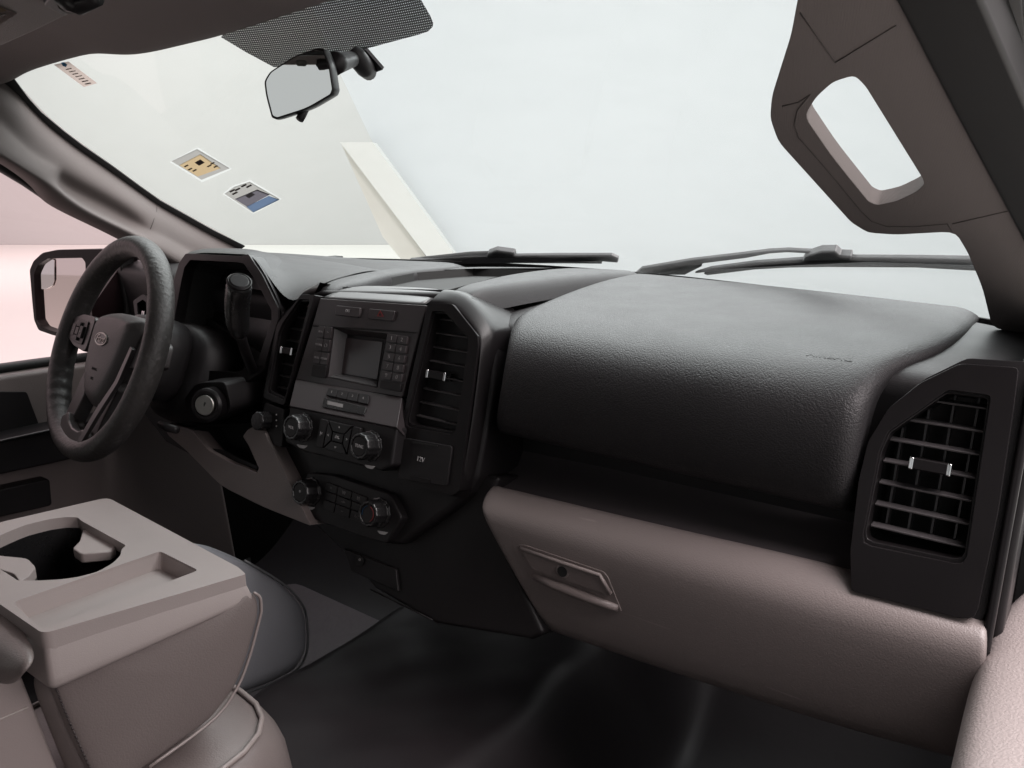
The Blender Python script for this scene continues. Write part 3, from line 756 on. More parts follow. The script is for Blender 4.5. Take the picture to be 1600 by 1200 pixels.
vl = vent([(208, 470), (222, 460), (231, 464), (233, 500), (212, 505)], [(214, 474), (223, 468), (228, 472), (229, 492), (215, 496)], .01, 2, (221, 490), 1, depth=.02, bezel=.001, tabw=.006, lip=False,
     label='small vent glimpsed through the steering wheel')
# 12 volt socket flap
so = plate('socket_flap', rnd(LL([(631, 684), (706, 697), (698, 760), (621, 747)], SD-.003), .08, 3), BK*.012, BLACK, D, bevel=.0015)
text('socket_lettering', '12V', .0085, L(657, 718, SD-.0042), (1, 0, 0), LUP, LEG, so)
plate('flap_notch', LL([(640, 743), (672, 749), (670, 756), (637, 751)], SD-.0045), BK*.003, BLACKS, so, bevel=.0008)
plate('flap_hinge', LL([(644, 690), (683, 696), (683, 698), (644, 692)], SD-.0045), BK*.003, DARK, so)

# sloping cap above the radio, its windscreen sheen painted into the colour
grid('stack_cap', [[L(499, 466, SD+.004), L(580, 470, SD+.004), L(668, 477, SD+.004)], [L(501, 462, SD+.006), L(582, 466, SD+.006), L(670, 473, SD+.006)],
                   [L(516, 456, SD+.02), L(596, 460, SD+.02), L(682, 464, SD+.02)], [L(530, 449, .010), L(610, 452, .010), L(692, 456, .010)], [L(560, 444, .05), L(630, 446, .05), L(702, 450, .05)]], CAPSHEEN, D, solid=.004, sub=1)

# radio panel: flat upper half, lower half tipping outward
RD = SD + .004
up_c = LL([(500, 466), (666, 477), (627, 621), (462, 617)], RD)
ra = plate('radio_panel', LL([(500, 466), (666, 477), (648, 545), (628, 620), (546, 607), (462, 592), (488, 507)], RD), BK*.03, RADIO, D,
           holes=[LL([(523, 513), (604, 522), (589, 605), (513, 589)], RD)], bevel=.0015, seg=2, label='black radio panel with small unlit screen')
pk = LL([(523, 513), (604, 522), (589, 605), (513, 589)], RD)
pocket('screen_well', pk, BK*.020, RADIO, ra, .80)
plate('screen', rnd(LL([(535, 527), (598, 534), (589, 593), (530, 583)], RD+.017), .04, 2), BK*.002, SCREEN, ra, bevel=.0005)
plate('screen_sill', [L(515, 588, RD+.0005), L(588, 603, RD+.0005), L(590, 594, RD+.016), L(531, 584, RD+.016)], (0, 0, -.002), CAPSHEEN, ra)
grid('panel_step', [LL([(488, 507), (650, 518)], RD-.0005), LL([(488, 509), (650, 520)], RD-.002), LL([(487.5, 510), (649.5, 521)], RD-.0002)], BLACKS, ra, sub=0)
lowp = [L(462, 592, RD), L(546, 607, RD), L(628, 621, RD), L(620, 668, RD-.026), L(533, 650, RD-.026), L(452, 634, RD-.026)]
bmv = lowp
def LOW(px, py, lift=0):                                       # on the tipped lower half
    a, b, c = lowp[0], lowp[2], lowp[4]; n = (b-a).cross(c-a).normalized()
    if n.y > 0: n = -n
    return UN(px, py, a + n*lift, n)
a, b, c = lowp[0], lowp[2], lowp[4]; LN_ = (b-a).cross(c-a).normalized(); LN_ = -LN_ if LN_.y > 0 else LN_
low_up = (L(546, 607, RD) - L(533, 650, RD-.026)).normalized()
pl_low = plate('radio_lower_panel', [LOW(a, b) for a, b in [(462, 592), (628, 621), (620, 668), (452, 634)]], -LN_*.02, RADIO, ra, bevel=.001, seg=2)
knobp = plate('knob_panel', LL([(452, 634), (620, 668), (612, 728), (595, 736), (470, 705), (444, 690)], RD-.024), BK*.04, BLACK, ra, bevel=.004, seg=3)

def button(loop, mt=BLACK, dy=RD-.004, parent=ra, th=.006, bev=.0012, nm='button'):
    return plate(nm, rnd(LL(loop, dy), .1, 2), BK*th, RADIO, parent, bevel=bev, seg=2)
button([(525, 477), (563, 481), (559, 496), (523, 492)]); button([(577, 482), (617, 486), (613, 502), (575, 498)])
def legend(s, size, px, py, dy, m=LEG, parent=ra, up=LUP): return text('legend', s, size, L(px, py, dy), (1, 0, 0), up, m, parent)
legend('OFF', .0055, 543, 486, RD-.0052); 
# warning triangle
tri = [L(594, 484.5, RD-.0052), L(599.5, 495, RD-.0052), L(588.5, 494, RD-.0052)]; ti = [L(594, 487.5, RD-.0052), L(597, 493.6, RD-.0052), L(591.3, 493.1, RD-.0052)]
plate('hazard_triangle', tri, BK*.0003, RED, ra, holes=[ti])
box_ = [(497, 508), (519, 510), (507, 592), (485, 588)]
lc = LL(box_, RD-.004); names = [['AUX', '◄'], ['MEDIA', '(i)'], ['MENU', 'BAND']]
names = [['AUX', '>'], ['MEDIA', 'O'], ['SEEK', 'MENU']]
def bgrid(c4, nr, nc, blank, labels, size):
    H = nr + blank
    for r in range(nr):
        for c in range(nc):
            q_ = subquad(c4, c/nc+.02, r/H+.012, (c+1)/nc-.02, (r+1)/H-.012)
            plate('button', rnd(q_, .1, 2), BK*.006, RADIO, ra, bevel=.0008, seg=2)
            s = labels[r][c]
            if s: text('legend', s, size if len(s) < 3 else size*.62, quad(c4, (c+.5)/nc, (r+.5)/H)+LOUT*.0003, (1, 0, 0), LUP, LEGD, ra)
    if blank: plate('blank_button', rnd(subquad(c4, .02, nr/H+.012, .98, .99), .1, 2), BK*.006, BLACK, ra, bevel=.0008, seg=2)
bgrid(lc, 3, 2, 1, names, .0075)
bgrid(LL([(605, 520), (637, 525), (625, 613), (592, 607)], RD-.004), 5, 2, 1, [['1', '2'], ['3', '4'], ['5', '6'], ['7', '8'], ['9', '0']], .0075)
st4 = [LOW(a, b, .003) for a, b in [(513, 605), (577, 616), (575, 632), (508, 617)]]
for c in range(4):
    plate('button', rnd(subquad(st4, c/4+.008, .03, (c+1)/4-.008, .97), .1, 2), -LN_*.005, BLACK, ra, bevel=.0008, seg=2)
    text('legend', '1234'[c], .006, quad(st4, (c+.5)/4, .5)+LN_*.0003, (1, 0, 0), low_up, LEGD, ra)
sl = plate('badge_strip', rnd([LOW(a, b, .002) for a, b in [(507, 621), (572, 636), (568, 648), (503, 635)]], .15, 3), -LN_*.004, GLOSSB, ra, bevel=.0006)
plate('badge_mark', [LOW(a, b, .0025) for a, b in [(512, 626), (536, 631.5), (535, 637), (511, 631.5)]], -LN_*.0004, LEGD, ra)

def knob(px, py, dy, r, parent, s=None, size=.006, ring=None):
    base = L(px, py, dy)
    k = lathe('knob', base, LOUT, [(r*1.14, -.003), (r*1.14, .001), (r*.99, .002), (r*.97, .019), (r*.90, .0215), (r*.76, .0215), (r*.72, .0195), (r*.3, .0195)], GLOSSB, parent, n=48, facet=.045, bevel=.0007)
    lathe('knob_face', base, LOUT, [(r*.70, .010), (r*.70, .0200), (r*.66, .0204)], BLACK, parent, n=32)
    if s: text('legend', s, size, base+LOUT*.0208, (1, 0, 0), LUP, LEG, parent)
    return base
KD = RD-.025
knob(473, 668, KD, .0185, ra, 'VOL', .006); knob(579, 697, KD, .0185, ra, 'TUNE', .006)
# four-way pad between the knobs
dp = LL([(500, 654), (564, 669), (555, 714), (492, 697)], KD-.004)
for a_, b_ in ((0, .2), (.8, 1)):
    plate('button', rnd(subquad(dp, a_+.01, 0, b_-.01, 1), .12, 2), BK*.008, BLACK, ra, bevel=.001, seg=2)
Q4 = lambda u, v: quad(dp, u, v)
for lp in ([Q4(.22, .0), Q4(.78, .0), Q4(.64, .33), Q4(.36, .33)], [Q4(.22, 1), Q4(.36, .69), Q4(.64, .69), Q4(.78, 1)], [Q4(.21, .04), Q4(.35, .35), Q4(.35, .66), Q4(.21, .96)], [Q4(.79, .04), Q4(.79, .96), Q4(.65, .66), Q4(.65, .35)], [Q4(.37, .36), Q4(.63, .36), Q4(.63, .66), Q4(.37, .66)]):
    plate('button', lp, BK*.007, BLACKS, ra, bevel=.0008, seg=2)
for s, u_, v_ in (('^', .5, .17), ('v', .5, .85), ('<', .27, .5), ('>', .73, .5), ('OK', .5, .5), ('|<', .1, .5), ('>|', .9, .5)):
    text('legend', s, .006, Q4(u_, v_)+LOUT*.0003, (1, 0, 0), LUP, LEG, ra)

# climate panel
CD = -.022
cl = plate('climate_panel', rnd(LL([(480, 738), (520, 742), (609, 772), (628, 810), (603, 850), (560, 838), (486, 810), (464, 775)], CD), .15, 3), BK*.03, BLACK, D, bevel=.003, label='climate control panel with two knobs')
knob(486, 768, CD-.001, .0185, cl, '*', .008); kb = knob(592, 801, CD-.001, .0185, cl, None)
def arc(base, r, a0, a1, m, nm):
    u_, v_ = V((1, 0, 0)), LUP; pts = []
    for i in range(13):
        t = R(a0+(a1-a0)*i/12); pts.append(base + LOUT*.0208 + (u_*math.cos(t)+v_*math.sin(t))*r)
    tube(nm, pts, .0006, m, cl, n=6)
arc(kb, .0105, -60, 75, RED, 'red_arc'); arc(kb, .0105, 105, 200, BLUE, 'blue_arc')
cb = LL([(510, 753), (572, 777), (567, 818), (504, 795)], CD-.003)
for lp, s in (((0, 0, .28, .30), '='), ((.30, 0, .64, .30), 'W'), ((.66, 0, 1, .30), 'M'), ((0, .34, .28, .62), ''), ((.30, .34, .66, .62), '-->'), ((.68, .34, 1, .62), ''), ((0, .66, .28, 1), ''), ((.30, .66, .66, 1), '~'), ((.68, .66, 1, 1), 'A/C')):
    plate('button', rnd(subquad(cb, *lp), .1, 2), BK*.006, BLACK, cl, bevel=.001, seg=2)
    if s: text('legend', s, .007 if len(s) < 3 else .0055, quad(cb, (lp[0]+lp[2])/2, (lp[1]+lp[3])/2)+LOUT*.0003, (1, 0, 0), LUP, LEGD, cl)
for px, py in ((484, 793), (598, 832)):
    plate('indicator_mark', rnd(LL([(px-9, py-3), (px+8, py), (px+3, py+4), (px-5, py+2)], CD-.001), .3, 3), BK*.001, LEG, cl)
for px, py in ((472, 697), (578, 729)):
    plate('indicator_mark', rnd(LL([(px-9, py-3), (px+8, py), (px+3, py+4), (px-5, py+2)], RD-.0255), .3, 3), BK*.001, LEG, ra)

# left switch: small knob beside the column
sw = plate('switch_panel', rnd(LL([(414, 628), (444, 640), (440, 700), (412, 690), (403, 668)], -.03), .1, 2), BK*.02, BLACK, D, bevel=.002)
lathe('switch_knob', L(416, 658, -.03), LOUT, [(.015, 0), (.0145, .016), (.013, .018), (.008, .018)], GLOSSB, sw, n=40, facet=.06, bevel=.0006)
for k in range(3): lathe('indicator_dot', L(432, 648+k*9, -.0305), LOUT, [(.0014, 0), (.001, .0012)], LEG, sw, n=10)

# lower console below the climate panel, tapering to the floor
low = LL([(405, 640), (470, 700), (780, 745), (760, 800), (850, 990), (830, 1000), (680, 975), (585, 920), (540, 868), (470, 800)], .012)
plate('lower_console', low, BK*.16, BLACK, D, bevel=.006)
usb = plate('power_panel', LL([(536, 857), (618, 889), (622, 925), (548, 893)], .007), BK*.02, BLACK, D, bevel=.002)
lathe('power_socket', L(562, 876, .006), LOUT, [(.008, 0), (.008, .002), (.006, .0022)], DARK, usb, n=20)
text('legend', 'o', .007, L(562, 874, .0035), (1, 0, 0), LUP, LEG, usb)
tube('console_edge', LL([(579, 921), (620, 941), (676, 969)], .008), .0012, BLACKS, D, n=6)

# tray on top of the dash, between two rails
rr_in = [L(701, 452, .0), U(735, 443, y=.14), U(775, 431, y=.24), U(835, 422, y=.36), U(860, 420, y=.42)]
rr_out = [L(733, 455, .0), U(790, 443, y=.10), U(880, 430, y=.24), U(950, 424, y=.36), U(1000, 424, y=.44)]
for l_ in (rr_in, rr_out): l_.insert(0, l_[0] + V((0, -.006, -.022)))
grid('tray_rail', [[p+V((0, 0, -.03)) for p in rr_in], rr_in, [lerp(a, b, .25)+V((0, 0, .003)) for a, b in zip(rr_in, rr_out)], [lerp(a, b, .8)+V((0, 0, .002)) for a, b in zip(rr_in, rr_out)], rr_out, [p+V((.01, 0, -.03)) for p in rr_out]], PADTOP, D, sub=2)
lr_out = [L(499, 443, .0), U(540, 431, y=.14), U(585, 423, y=.24), U(630, 417, y=.36), U(700, 413, y=.44)]
lr_in = [L(522, 449, .0), U(572, 443, y=.12), U(600, 433, y=.22), U(650, 424, y=.34), U(720, 419, y=.42)]
for l_ in (lr_in, lr_out): l_.insert(0, l_[0] + V((0, -.006, -.022)))
grid('tray_rail', [[p+V((-.01, 0, -.03)) for p in lr_out], lr_out, [lerp(a, b, .2)+V((0, 0, .003)) for a, b in zip(lr_out, lr_in)], [lerp(a, b, .75)+V((0, 0, .003)) for a, b in zip(lr_out, lr_in)], lr_in, [p+V((0, 0, -.03)) for p in lr_in]], PADTOP, D, sub=2)
grid('tray_back', [[U(640, 425, y=.36), U(740, 418, y=.42), U(850, 420, y=.42)], [U(690, 414, y=.45), U(760, 412, y=.47), U(880, 416, y=.46)], [p+V((0, .03, -.04)) for p in (U(690, 414, y=.45), U(760, 412, y=.47), U(880, 416, y=.46))]], PADTOP, D, sub=1)
pocket('tray_well', [L(535, 449, .02), L(700, 453, .02), U(775, 433, y=.24), U(845, 422, y=.40), U(740, 419, y=.42), U(650, 426, y=.33), U(590, 438, y=.2)], (0, 0, -.014), DARK, D, .98)

# --- instrument cluster
CH = -.030
co = rnd(LL([(272, 440), (279, 412), (290, 396), (376, 400), (388, 397), (410, 430), (434, 480), (434, 500), (410, 580), (380, 600), (262, 590), (258, 500)], CH), .15, 3)
ci = rnd(LL([(283, 440), (288, 418), (297, 406), (373, 410), (381, 412), (402, 442), (424, 484), (424, 500), (402, 566), (370, 582), (276, 575), (272, 500)], CH), .15, 3)
cu = plate('instrument_hood', co, BK*.03, BLACKS, D, holes=[ci], bevel=.0025, label='dark instrument cluster hood behind the wheel')
pocket('gauge_well', [p+BK*.02 for p in ci], BK*.075, DARK, cu, .95)
plate('gauge_lens', [p+BK*.07 for p in ci], BK*.002, GLOSSB, cu)
# hood's upper skin sweeping back to the glass
hf = LL([(262, 470), (276, 414), (289, 394), (335, 394), (378, 397), (390, 396), (412, 428), (436, 478), (438, 500)], CH)
hk = [L(262, 470, .05), L(290, 420, .08), U(300, 393, y=.20), U(340, 389, y=.25), U(376, 388.5, y=.28), U(420, 393, y=.26), U(470, 410, y=.16), L(468, 455, .06), L(455, 490, .05)]
grid('hood_skin', [[p+BK*.004 for p in hf], [lerp(a, b, .06)+V((0, 0, .003)) for a, b in zip(hf, hk)], [lerp(a, b, .5)+V((0, 0, .006)) for a, b in zip(hf, hk)], hk, [p+V((0, .05, -.03)) for p in hk]], PADTOP, D, sub=2)
hk2 = [U(376, 388.5, y=.28), U(440, 395, y=.28), U(520, 405, y=.28), U(590, 418, y=.26)]
grid('hood_shoulder', [LL([(395, 398), (420, 432), (452, 478), (478, 460)], -.02), [U(412, 397, y=.12), U(440, 415, y=.09), U(480, 440, y=.05), U(505, 441, y=.04)], [U(405, 392, y=.22), U(450, 400, y=.2), U(510, 420, y=.16), U(545, 430, y=.15)], hk2, [p+V((0, .1, -.03)) for p in hk2]], PADTOP, D, sub=2)

# --- driver's knee panel with its pocket
KP = -.035
kn = rnd(LL([(255, 660), (299, 671), (312, 688), (326, 704), (360, 722), (401, 738), (404, 732), (388, 696), (379, 682), (386, 672), (407, 660), (420, 690), (486, 822), (470, 816), (410, 792), (344, 759), (292, 705), (262, 680)], KP), .2, 2)
plate('knee_panel', kn, BK*.03, TAUPEL, D, bevel=.004, seg=3, label='taupe knee panel under the steering column')
pocket('knee_pocket', LL([(300, 665), (420, 660), (405, 742), (325, 708)], KP+.006), BK*.05, DARK, D, .95)
plate('pocket_lip', LL([(327, 700), (345, 702), (402, 728), (401, 737), (360, 721)], KP+.01), BK*.004, BLACKS, D, bevel=.001)
plate('left_body', LL([(205, 500), (300, 480), (420, 560), (470, 800), (260, 690), (205, 620)], .03), BK*.08, DARK, D)

# ================================================================== STEERING COLUMN, IGNITION, LEVER
WC = V((-.447, -.142, .752)); TL = .406; WY = -.122
wn = V((math.sin(WY)*math.cos(TL), -math.cos(WY)*math.cos(TL), math.sin(TL))); wu = V((math.cos(WY), math.sin(WY), 0)); wv = wn.cross(wu)   # out to the driver, right, up
if wv.z < 0: wv = -wv
def WH(x, y, d=0): return WC + wu*x + wv*y + wn*d
def WP(px, py, d=0): return UN(px, py, WC + wn*d, wn)
sc_ = thing('steering_column', 'black steering column shroud with ignition lock', 'steering column', WH(0, 0, -.2))
def sup(r, e, d, ox=0, oy=0, n=24):
    out = []
    for j in range(n):
        t = 2*math.pi*j/n; c_, s_ = math.cos(t), math.sin(t)
        out.append(WH(ox+r*abs(c_)**.7*math.copysign(1, c_), oy+e*abs(s_)**.7*math.copysign(1, s_), d))
    return out
grid('shroud', [sup(.03, .03, -.03), sup(.062, .062, -.032), sup(.070, .070, -.05), sup(.072, .072, -.10), sup(.068, .066, -.108)], BLACK, sc_, sub=1, close=True)
grid('shroud', [sup(.05, .05, -.102, .0, -.005), sup(.085, .080, -.106, .0, -.008), sup(.098, .090, -.13, .0, -.012), sup(.10, .092, -.24, .0, -.014)], BLACK, sc_, sub=1, close=True)
ig = U(322, 633, y=-.095); ax = (CAM-ig).normalized()*.35 + V((.25, -.9, .1)); ax.normalize()
plate('lock_boss', rnd([p for p in [U(a, b, y=-.07) for a, b in [(306, 598), (352, 596), (362, 640), (330, 662), (276, 656), (282, 630)]]], .3, 3), (0, .08, 0), BLACK, sc_, bevel=.008, seg=4)
lathe('ignition_ring', ig, ax, [(.026, -.03), (.026, -.001), (.022, .003), (.017, .003), (.0165, .001)], BLACKS, sc_, n=36, bevel=.0008)
lk_ = lathe('ignition_lock', ig, ax, [(.0158, -.01), (.0158, .004), (.0145, .0055), (.004, .0055)], STEEL, sc_, n=36, bevel=.0006)
u_, v_, d_ = frame_for(ax)
box('key_slot', ig+d_*.0052-V((.001, .0006, .0055)), ig+d_*.0052+V((.001, .0012, .0055)), DARK, lk_, bevel=0, rot=Matrix.Rotation(R(25), 3, 'Y'))
tube('tilt_lever', [U(250, 662, y=-.12), U(262, 668, y=-.12), U(276, 672, y=-.12)], [.005, .007, .006], BLACK, sc_, n=10)

gv = thing('gear_lever', 'black column gear lever with rounded grip right of the wheel', 'gear lever', U(391, 570, y=-.03))
lp = [U(397, 582, y=-.02), U(390, 566, y=-.05), U(382, 545, y=-.08), U(376, 524, y=-.095)]
tube('shaft', densify(lp, 12), .0075, BLACKS, gv, n=14)
gp = [U(376, 527, y=-.093), U(373, 515, y=-.1), U(370, 490, y=-.105), U(371, 465, y=-.11), U(374, 446, y=-.115), U(374, 441, y=-.116)]
tube('grip', gp, [.009, .0155, .0165, .0170, .0172, .0155], GLOSSB, gv, n=24, sub=1)
gt = gp[-1]; ga = (gp[-1]-gp[-3]).normalized()
lathe('cap_ring', gt, ga, [(.0155, -.004), (.0165, .001), (.0140, .003), (.0135, .002)], BLACKS, gv, n=28)
lathe('cap', gt, ga, [(.0133, -.002), (.0133, .0022), (.011, .003)], BLACK, gv, n=28)
wl = thing('wiper_stalk', 'slim dark stalk left of the column seen through the wheel', 'stalk', WH(-.08, .02, -.07))
tube('stalk', [WH(-.05, .03, -.07), WH(-.10, .04, -.065), WH(-.15, .045, -.06)], [.006, .007, .009], BLACK, wl, n=12)

# ================================================================== STEERING WHEEL
st = thing('steering_wheel', 'worn black leather steering wheel with oval emblem on its hub', 'steering wheel', WC)
RM, RT_ = .1668, .0178
nm_, nt_ = 220, 20; vs_, fs_ = [], []
for i in range(nm_):
    a = 2*math.pi*i/nm_
    c = WH(RM*math.cos(a), RM*math.sin(a)); rad = (wu*math.cos(a)+wv*math.sin(a))
    deg = math.degrees(a) % 360
    grip = 0
    if 195 < deg < 235: grip = .0011*math.sin(R((deg-195)/40*180))*math.sin(R((deg-195)*45))   # finger ridges
    for j in range(nt_):
        t = 2*math.pi*j/nt_
        rr = RT_ + (grip *max(0, -math.cos(t)) if True else 0)
        vs_.append(c + rad*math.cos(t)*rr*.95 + wn*math.sin(t)*rr*1.08)
for i in range(nm_):
    for j in range(nt_):
        i2, j2 = (i+1) % nm_, (j+1) % nt_
        fs_.append((i*nt_+j, i2*nt_+j, i2*nt_+j2, i*nt_+j2))
link('rim', me_from(vs_, fs_), RIM, st)
# hub: dished airbag cover with a pointed chin
hub_o = [(-.074, .035), (-.064, .050), (-.02, .058), (.03, .060), (.082, .056), (.088, .040), (.078, -.01), (.062, -.055), (.040, -.088), (.022, -.098), (-.012, -.098), (-.030, -.090), (-.056, -.055), (-.070, -.01)]
hl = [V((x, y, 0)) for x, y in hub_o]; hl = rnd(hl, .35, 3)
rows = [[WH(p.x, p.y, -.045) for p in hl], [WH(p.x, p.y, -.014) for p in hl], [WH(p.x*.985+.0, p.y*.985, -.009) for p in hl], [WH(p.x*.80, p.y*.84, .005) for p in hl], [WH(p.x*.74, p.y*.78, .0075) for p in hl], [WH(p.x*.4, p.y*.4, .0095) for p in hl], [WH(p.x*.02, p.y*.02, .010) for p in hl]]
hub = grid('hub', rows, mat('hub_vinyl', (.062, .055, .055), .5, bump=('grain', 420, .4, .0006), var=.1), st, sub=1, close=True)
em = WH(-.002, .010, .0092)
def oval(rx, ry, d0, n=40): return [em + wu*rx*math.cos(2*math.pi*i/n) + wv*ry*math.sin(2*math.pi*i/n) + wn*d0 for i in range(n)]
plate('emblem', oval(.0225, .0095, .002), -wn*.003, mat('emblem_face', (.10, .095, .10), .3), hub, bevel=.0004)
plate('emblem_ring', oval(.0235, .0105, .0026), -wn*.003, STEEL, hub, holes=[oval(.0215, .0085, .0026)], bevel=.0004)
text('emblem_script', 'Ford', .0165, em + wn*.0024, wu, wv, STEEL, hub, depth=.0006, shear=.35)
text('hub_lettering', 'AIRBAG', .006, WH(.004, -.038, .0095), wu, wv, DARK, hub, depth=.0003)
text('hub_lettering', 'SRS', .006, WH(.004, -.053, .0093), wu, wv, DARK, hub, depth=.0003)
SPK = mat('spoke_plastic', (.040, .035, .035), .36, var=.1)
for s in (-1, 1):
    lp = [V((s*.060, .040, 0)), V((s*.115, .040, 0)), V((s*.150, .030, 0)), V((s*.156, -.005, 0)), V((s*.120, -.016, 0)), V((s*.062, -.020, 0))]
    sp = plate('spoke', rnd([WH(p.x, p.y, .006 if s < 0 else -.012) for p in lp], .2, 3), -wn*.022, SPK, st, bevel=.004, seg=3)
    if s > 0: continue
    pad_o = [(.078, .030), (.125, .030), (.136, .022), (.136, -.006), (.112, -.010), (.078, -.010)]
    plate('switch_frame', rnd([WH(s*a, b, .0085) for a, b in pad_o], .15, 2), -wn*.006, BLACKS, sp, bevel=.0012)
    c0 = (s*.106, .010)
    for dx, dy, hw, hh in ((0, 0, .007, .006), (-.0165, 0, .007, .010), (.0165, 0, .007, .010), (0, .0115, .008, .004), (0, -.0115, .008, .004)):
        q_ = [WH(c0[0]+dx+a*hw, c0[1]+dy+b*hh, .0122) for a, b in ((-1, -1), (1, -1), (1, 1), (-1, 1))]
        plate('button', q_, -wn*.004, BLACK if dx or dy else BLACKS, sp, bevel=.0008, seg=2)
    for dx in (-.0165, .0165): text('legend', '-' if dx < 0 else '+', .007, WH(c0[0]+dx, c0[1], .0124), wu, wv, LEG, sp)
# lower forked spoke: left arm, bridge along the rim, satin ribbon on the right
plate('lower_spoke', rnd([WH(a, b, .004) for a, b in [(-.046, -.045), (-.018, -.080), (-.036, -.128), (-.030, -.148), (-.060, -.150), (-.072, -.136)]], .15, 2), -wn*.022, SPK, st, bevel=.003)
plate('lower_spoke', rnd([WH(a, b, -.004) for a, b in [(.020, -.075), (.046, -.070), (.070, -.040), (.076, -.060), (.055, -.110), (.046, -.158), (.030, -.150)]], .15, 2), -wn*.016, SPK, st, bevel=.003)
TRIM = mat('satin_silver_trim', (.085, .078, .078), .38, .3)
rb = [(.088, .013, .002), (.097, .010, .002), (.086, -.045, .003), (.060, -.103, .008), (.047, -.152, .014), (.034, -.150, .014), (.047, -.098, .008), (.073, -.045, .003)]
plate('spoke_trim', rnd([WH(*p) for p in rb], .1, 2), -wn*.006, TRIM, st, bevel=.0015)
plate('lower_bridge', rnd([WH(a*.97, b*.955, .011) for a, b in [(-.066, -.134), (-.042, -.122), (-.030, -.136), (-.010, -.143), (.018, -.143), (.034, -.136), (.048, -.146), (.040, -.162), (.010, -.168), (-.030, -.167), (-.058, -.158)]], .2, 2), -wn*.014, TRIM, st, bevel=.004)
grid('hub_back', [[WH(p.x*.9, p.y*.8, -.02) for p in hl], [WH(p.x*.8, p.y*.75, -.045) for p in hl], [WH(p.x*.2, p.y*.2, -.047) for p in hl]], BLACK, st, sub=1, close=True)

# ================================================================== DRIVER DOOR (left) and its outside mirror
dd = thing('driver_door', 'driver door with pinkish taupe panel and dark armrest beyond the steering wheel', 'door', (-.76, -.3, .1))
XD = -.74
belt = [U(a, b, x=XD) for a, b in [(-330, 640), (0, 586), (75, 575), (225, 556)]]
body = belt + [V((XD, .20, .60)), V((XD, .24, .12)), V((XD, -.9, .12))]
plate('door_panel', body, (-.10, 0, 0), TAUPEL, dd, bevel=.012, seg=4)
tube('belt_seal', [p + V((-.02, 0, .008)) for p in belt], .009, RUBBER, dd, n=10)
plate('armrest', rnd([U(a, b, x=-.68) for a, b in [(-330, 760), (0, 688), (90, 668), (180, 650), (190, 700), (80, 725), (0, 742), (-330, 820)]], .1, 2), (-.06, 0, 0), BLACK, dd, bevel=.008, seg=3)
plate('pull_recess', rnd([U(a, b, x=XD+.002) for a, b in [(-200, 640), (0, 612), (42, 612), (66, 676), (0, 690), (-200, 720)]], .1, 2), (-.004, 0, 0), BLACK, dd, bevel=.001)
tube('armrest_edge', [U(a, b, x=-.679) for a, b in [(-100, 712), (0, 690), (90, 670), (170, 654)]], .0035, BLACKS, dd, n=8)
plate('map_pocket', rnd([U(a, b, x=-.70) for a, b in [(-330, 860), (0, 765), (78, 748), (82, 790), (0, 808), (-330, 900)]], .1, 2), (-.03, 0, 0), BLACK, dd, bevel=.006)
link('window_glass', me_from([U(a, b, x=-.765) for a, b in [(-400, 640), (0, 584), (240, 553), (240, 380), (60, 270), (-400, 60)]], [(0, 1, 2, 3, 4, 5)]), GLASSP, dd, smooth=False)
plate('window_post', [U(a, b, x=-.755) for a, b in [(183, 380), (209, 390), (214, 500), (208, 575), (196, 575), (198, 480)]], (-.03, 0, 0), RUBBER, dd, bevel=.004)
tube('window_seal', [U(a, b, x=-.758) for a, b in [(-120, 190), (0, 258), (40, 282), (75, 306)]], .011, RUBBER, dd, n=10)
plate('mirror_sail', [U(a, b, x=-.77) for a, b in [(143, 480), (205, 392), (215, 392), (212, 575), (150, 575)]], (-.01, 0, 0), BLACK, dd)

sm_ = thing('side_mirror', 'large squarish outside mirror with a small spotter pane in its corner', 'side mirror', U(95, 520, x=-1.0))
mp0 = U(95, 460, x=-1.02); mnn = V((.30, -.95, .05)).normalized()
def S(px, py, d=0): return UN(px, py, mp0 + mnn*d, mnn)
so_ = [(46, 422), (52, 408), (66, 395), (90, 390), (160, 389), (175, 400), (165, 500), (150, 528), (86, 525), (60, 516), (53, 500), (50, 470)]
si_ = [(53, 428), (60, 413), (74, 404), (128, 403), (133, 410), (135, 470), (120, 512), (86, 519), (64, 511), (57, 500), (54, 455)]
s3o = rnd([S(a, b) for a, b in so_], .2, 2); s3i = rnd([S(a, b) for a, b in si_], .2, 2)
plate('housing', s3o, -mnn*.12, BLACKS, sm_, holes=[s3i], bevel=.004, seg=3)
link('mirror_glass', me_from([p - mnn*.012 for p in s3i], [tuple(range(len(s3i)))]), SIDEM, sm_, smooth=False)
plate('spotter_pane', rnd([S(a, b, -.009) for a, b in [(55, 449), (55, 428), (62, 414), (75, 405), (85, 405), (85, 438), (82, 447), (72, 452), (57, 452)]], .2, 2), -mnn*.002, MIRROR, sm_, bevel=.0008)
link('housing_back', me_from([p - mnn*.05 for p in s3i], [tuple(range(len(s3i)))]), BLACK, sm_, smooth=False)
plate('mount_arm', [S(a, b, -.03) for a, b in [(150, 440), (200, 450), (205, 490), (150, 485)]], -mnn*.05, BLACK, sm_, bevel=.01)

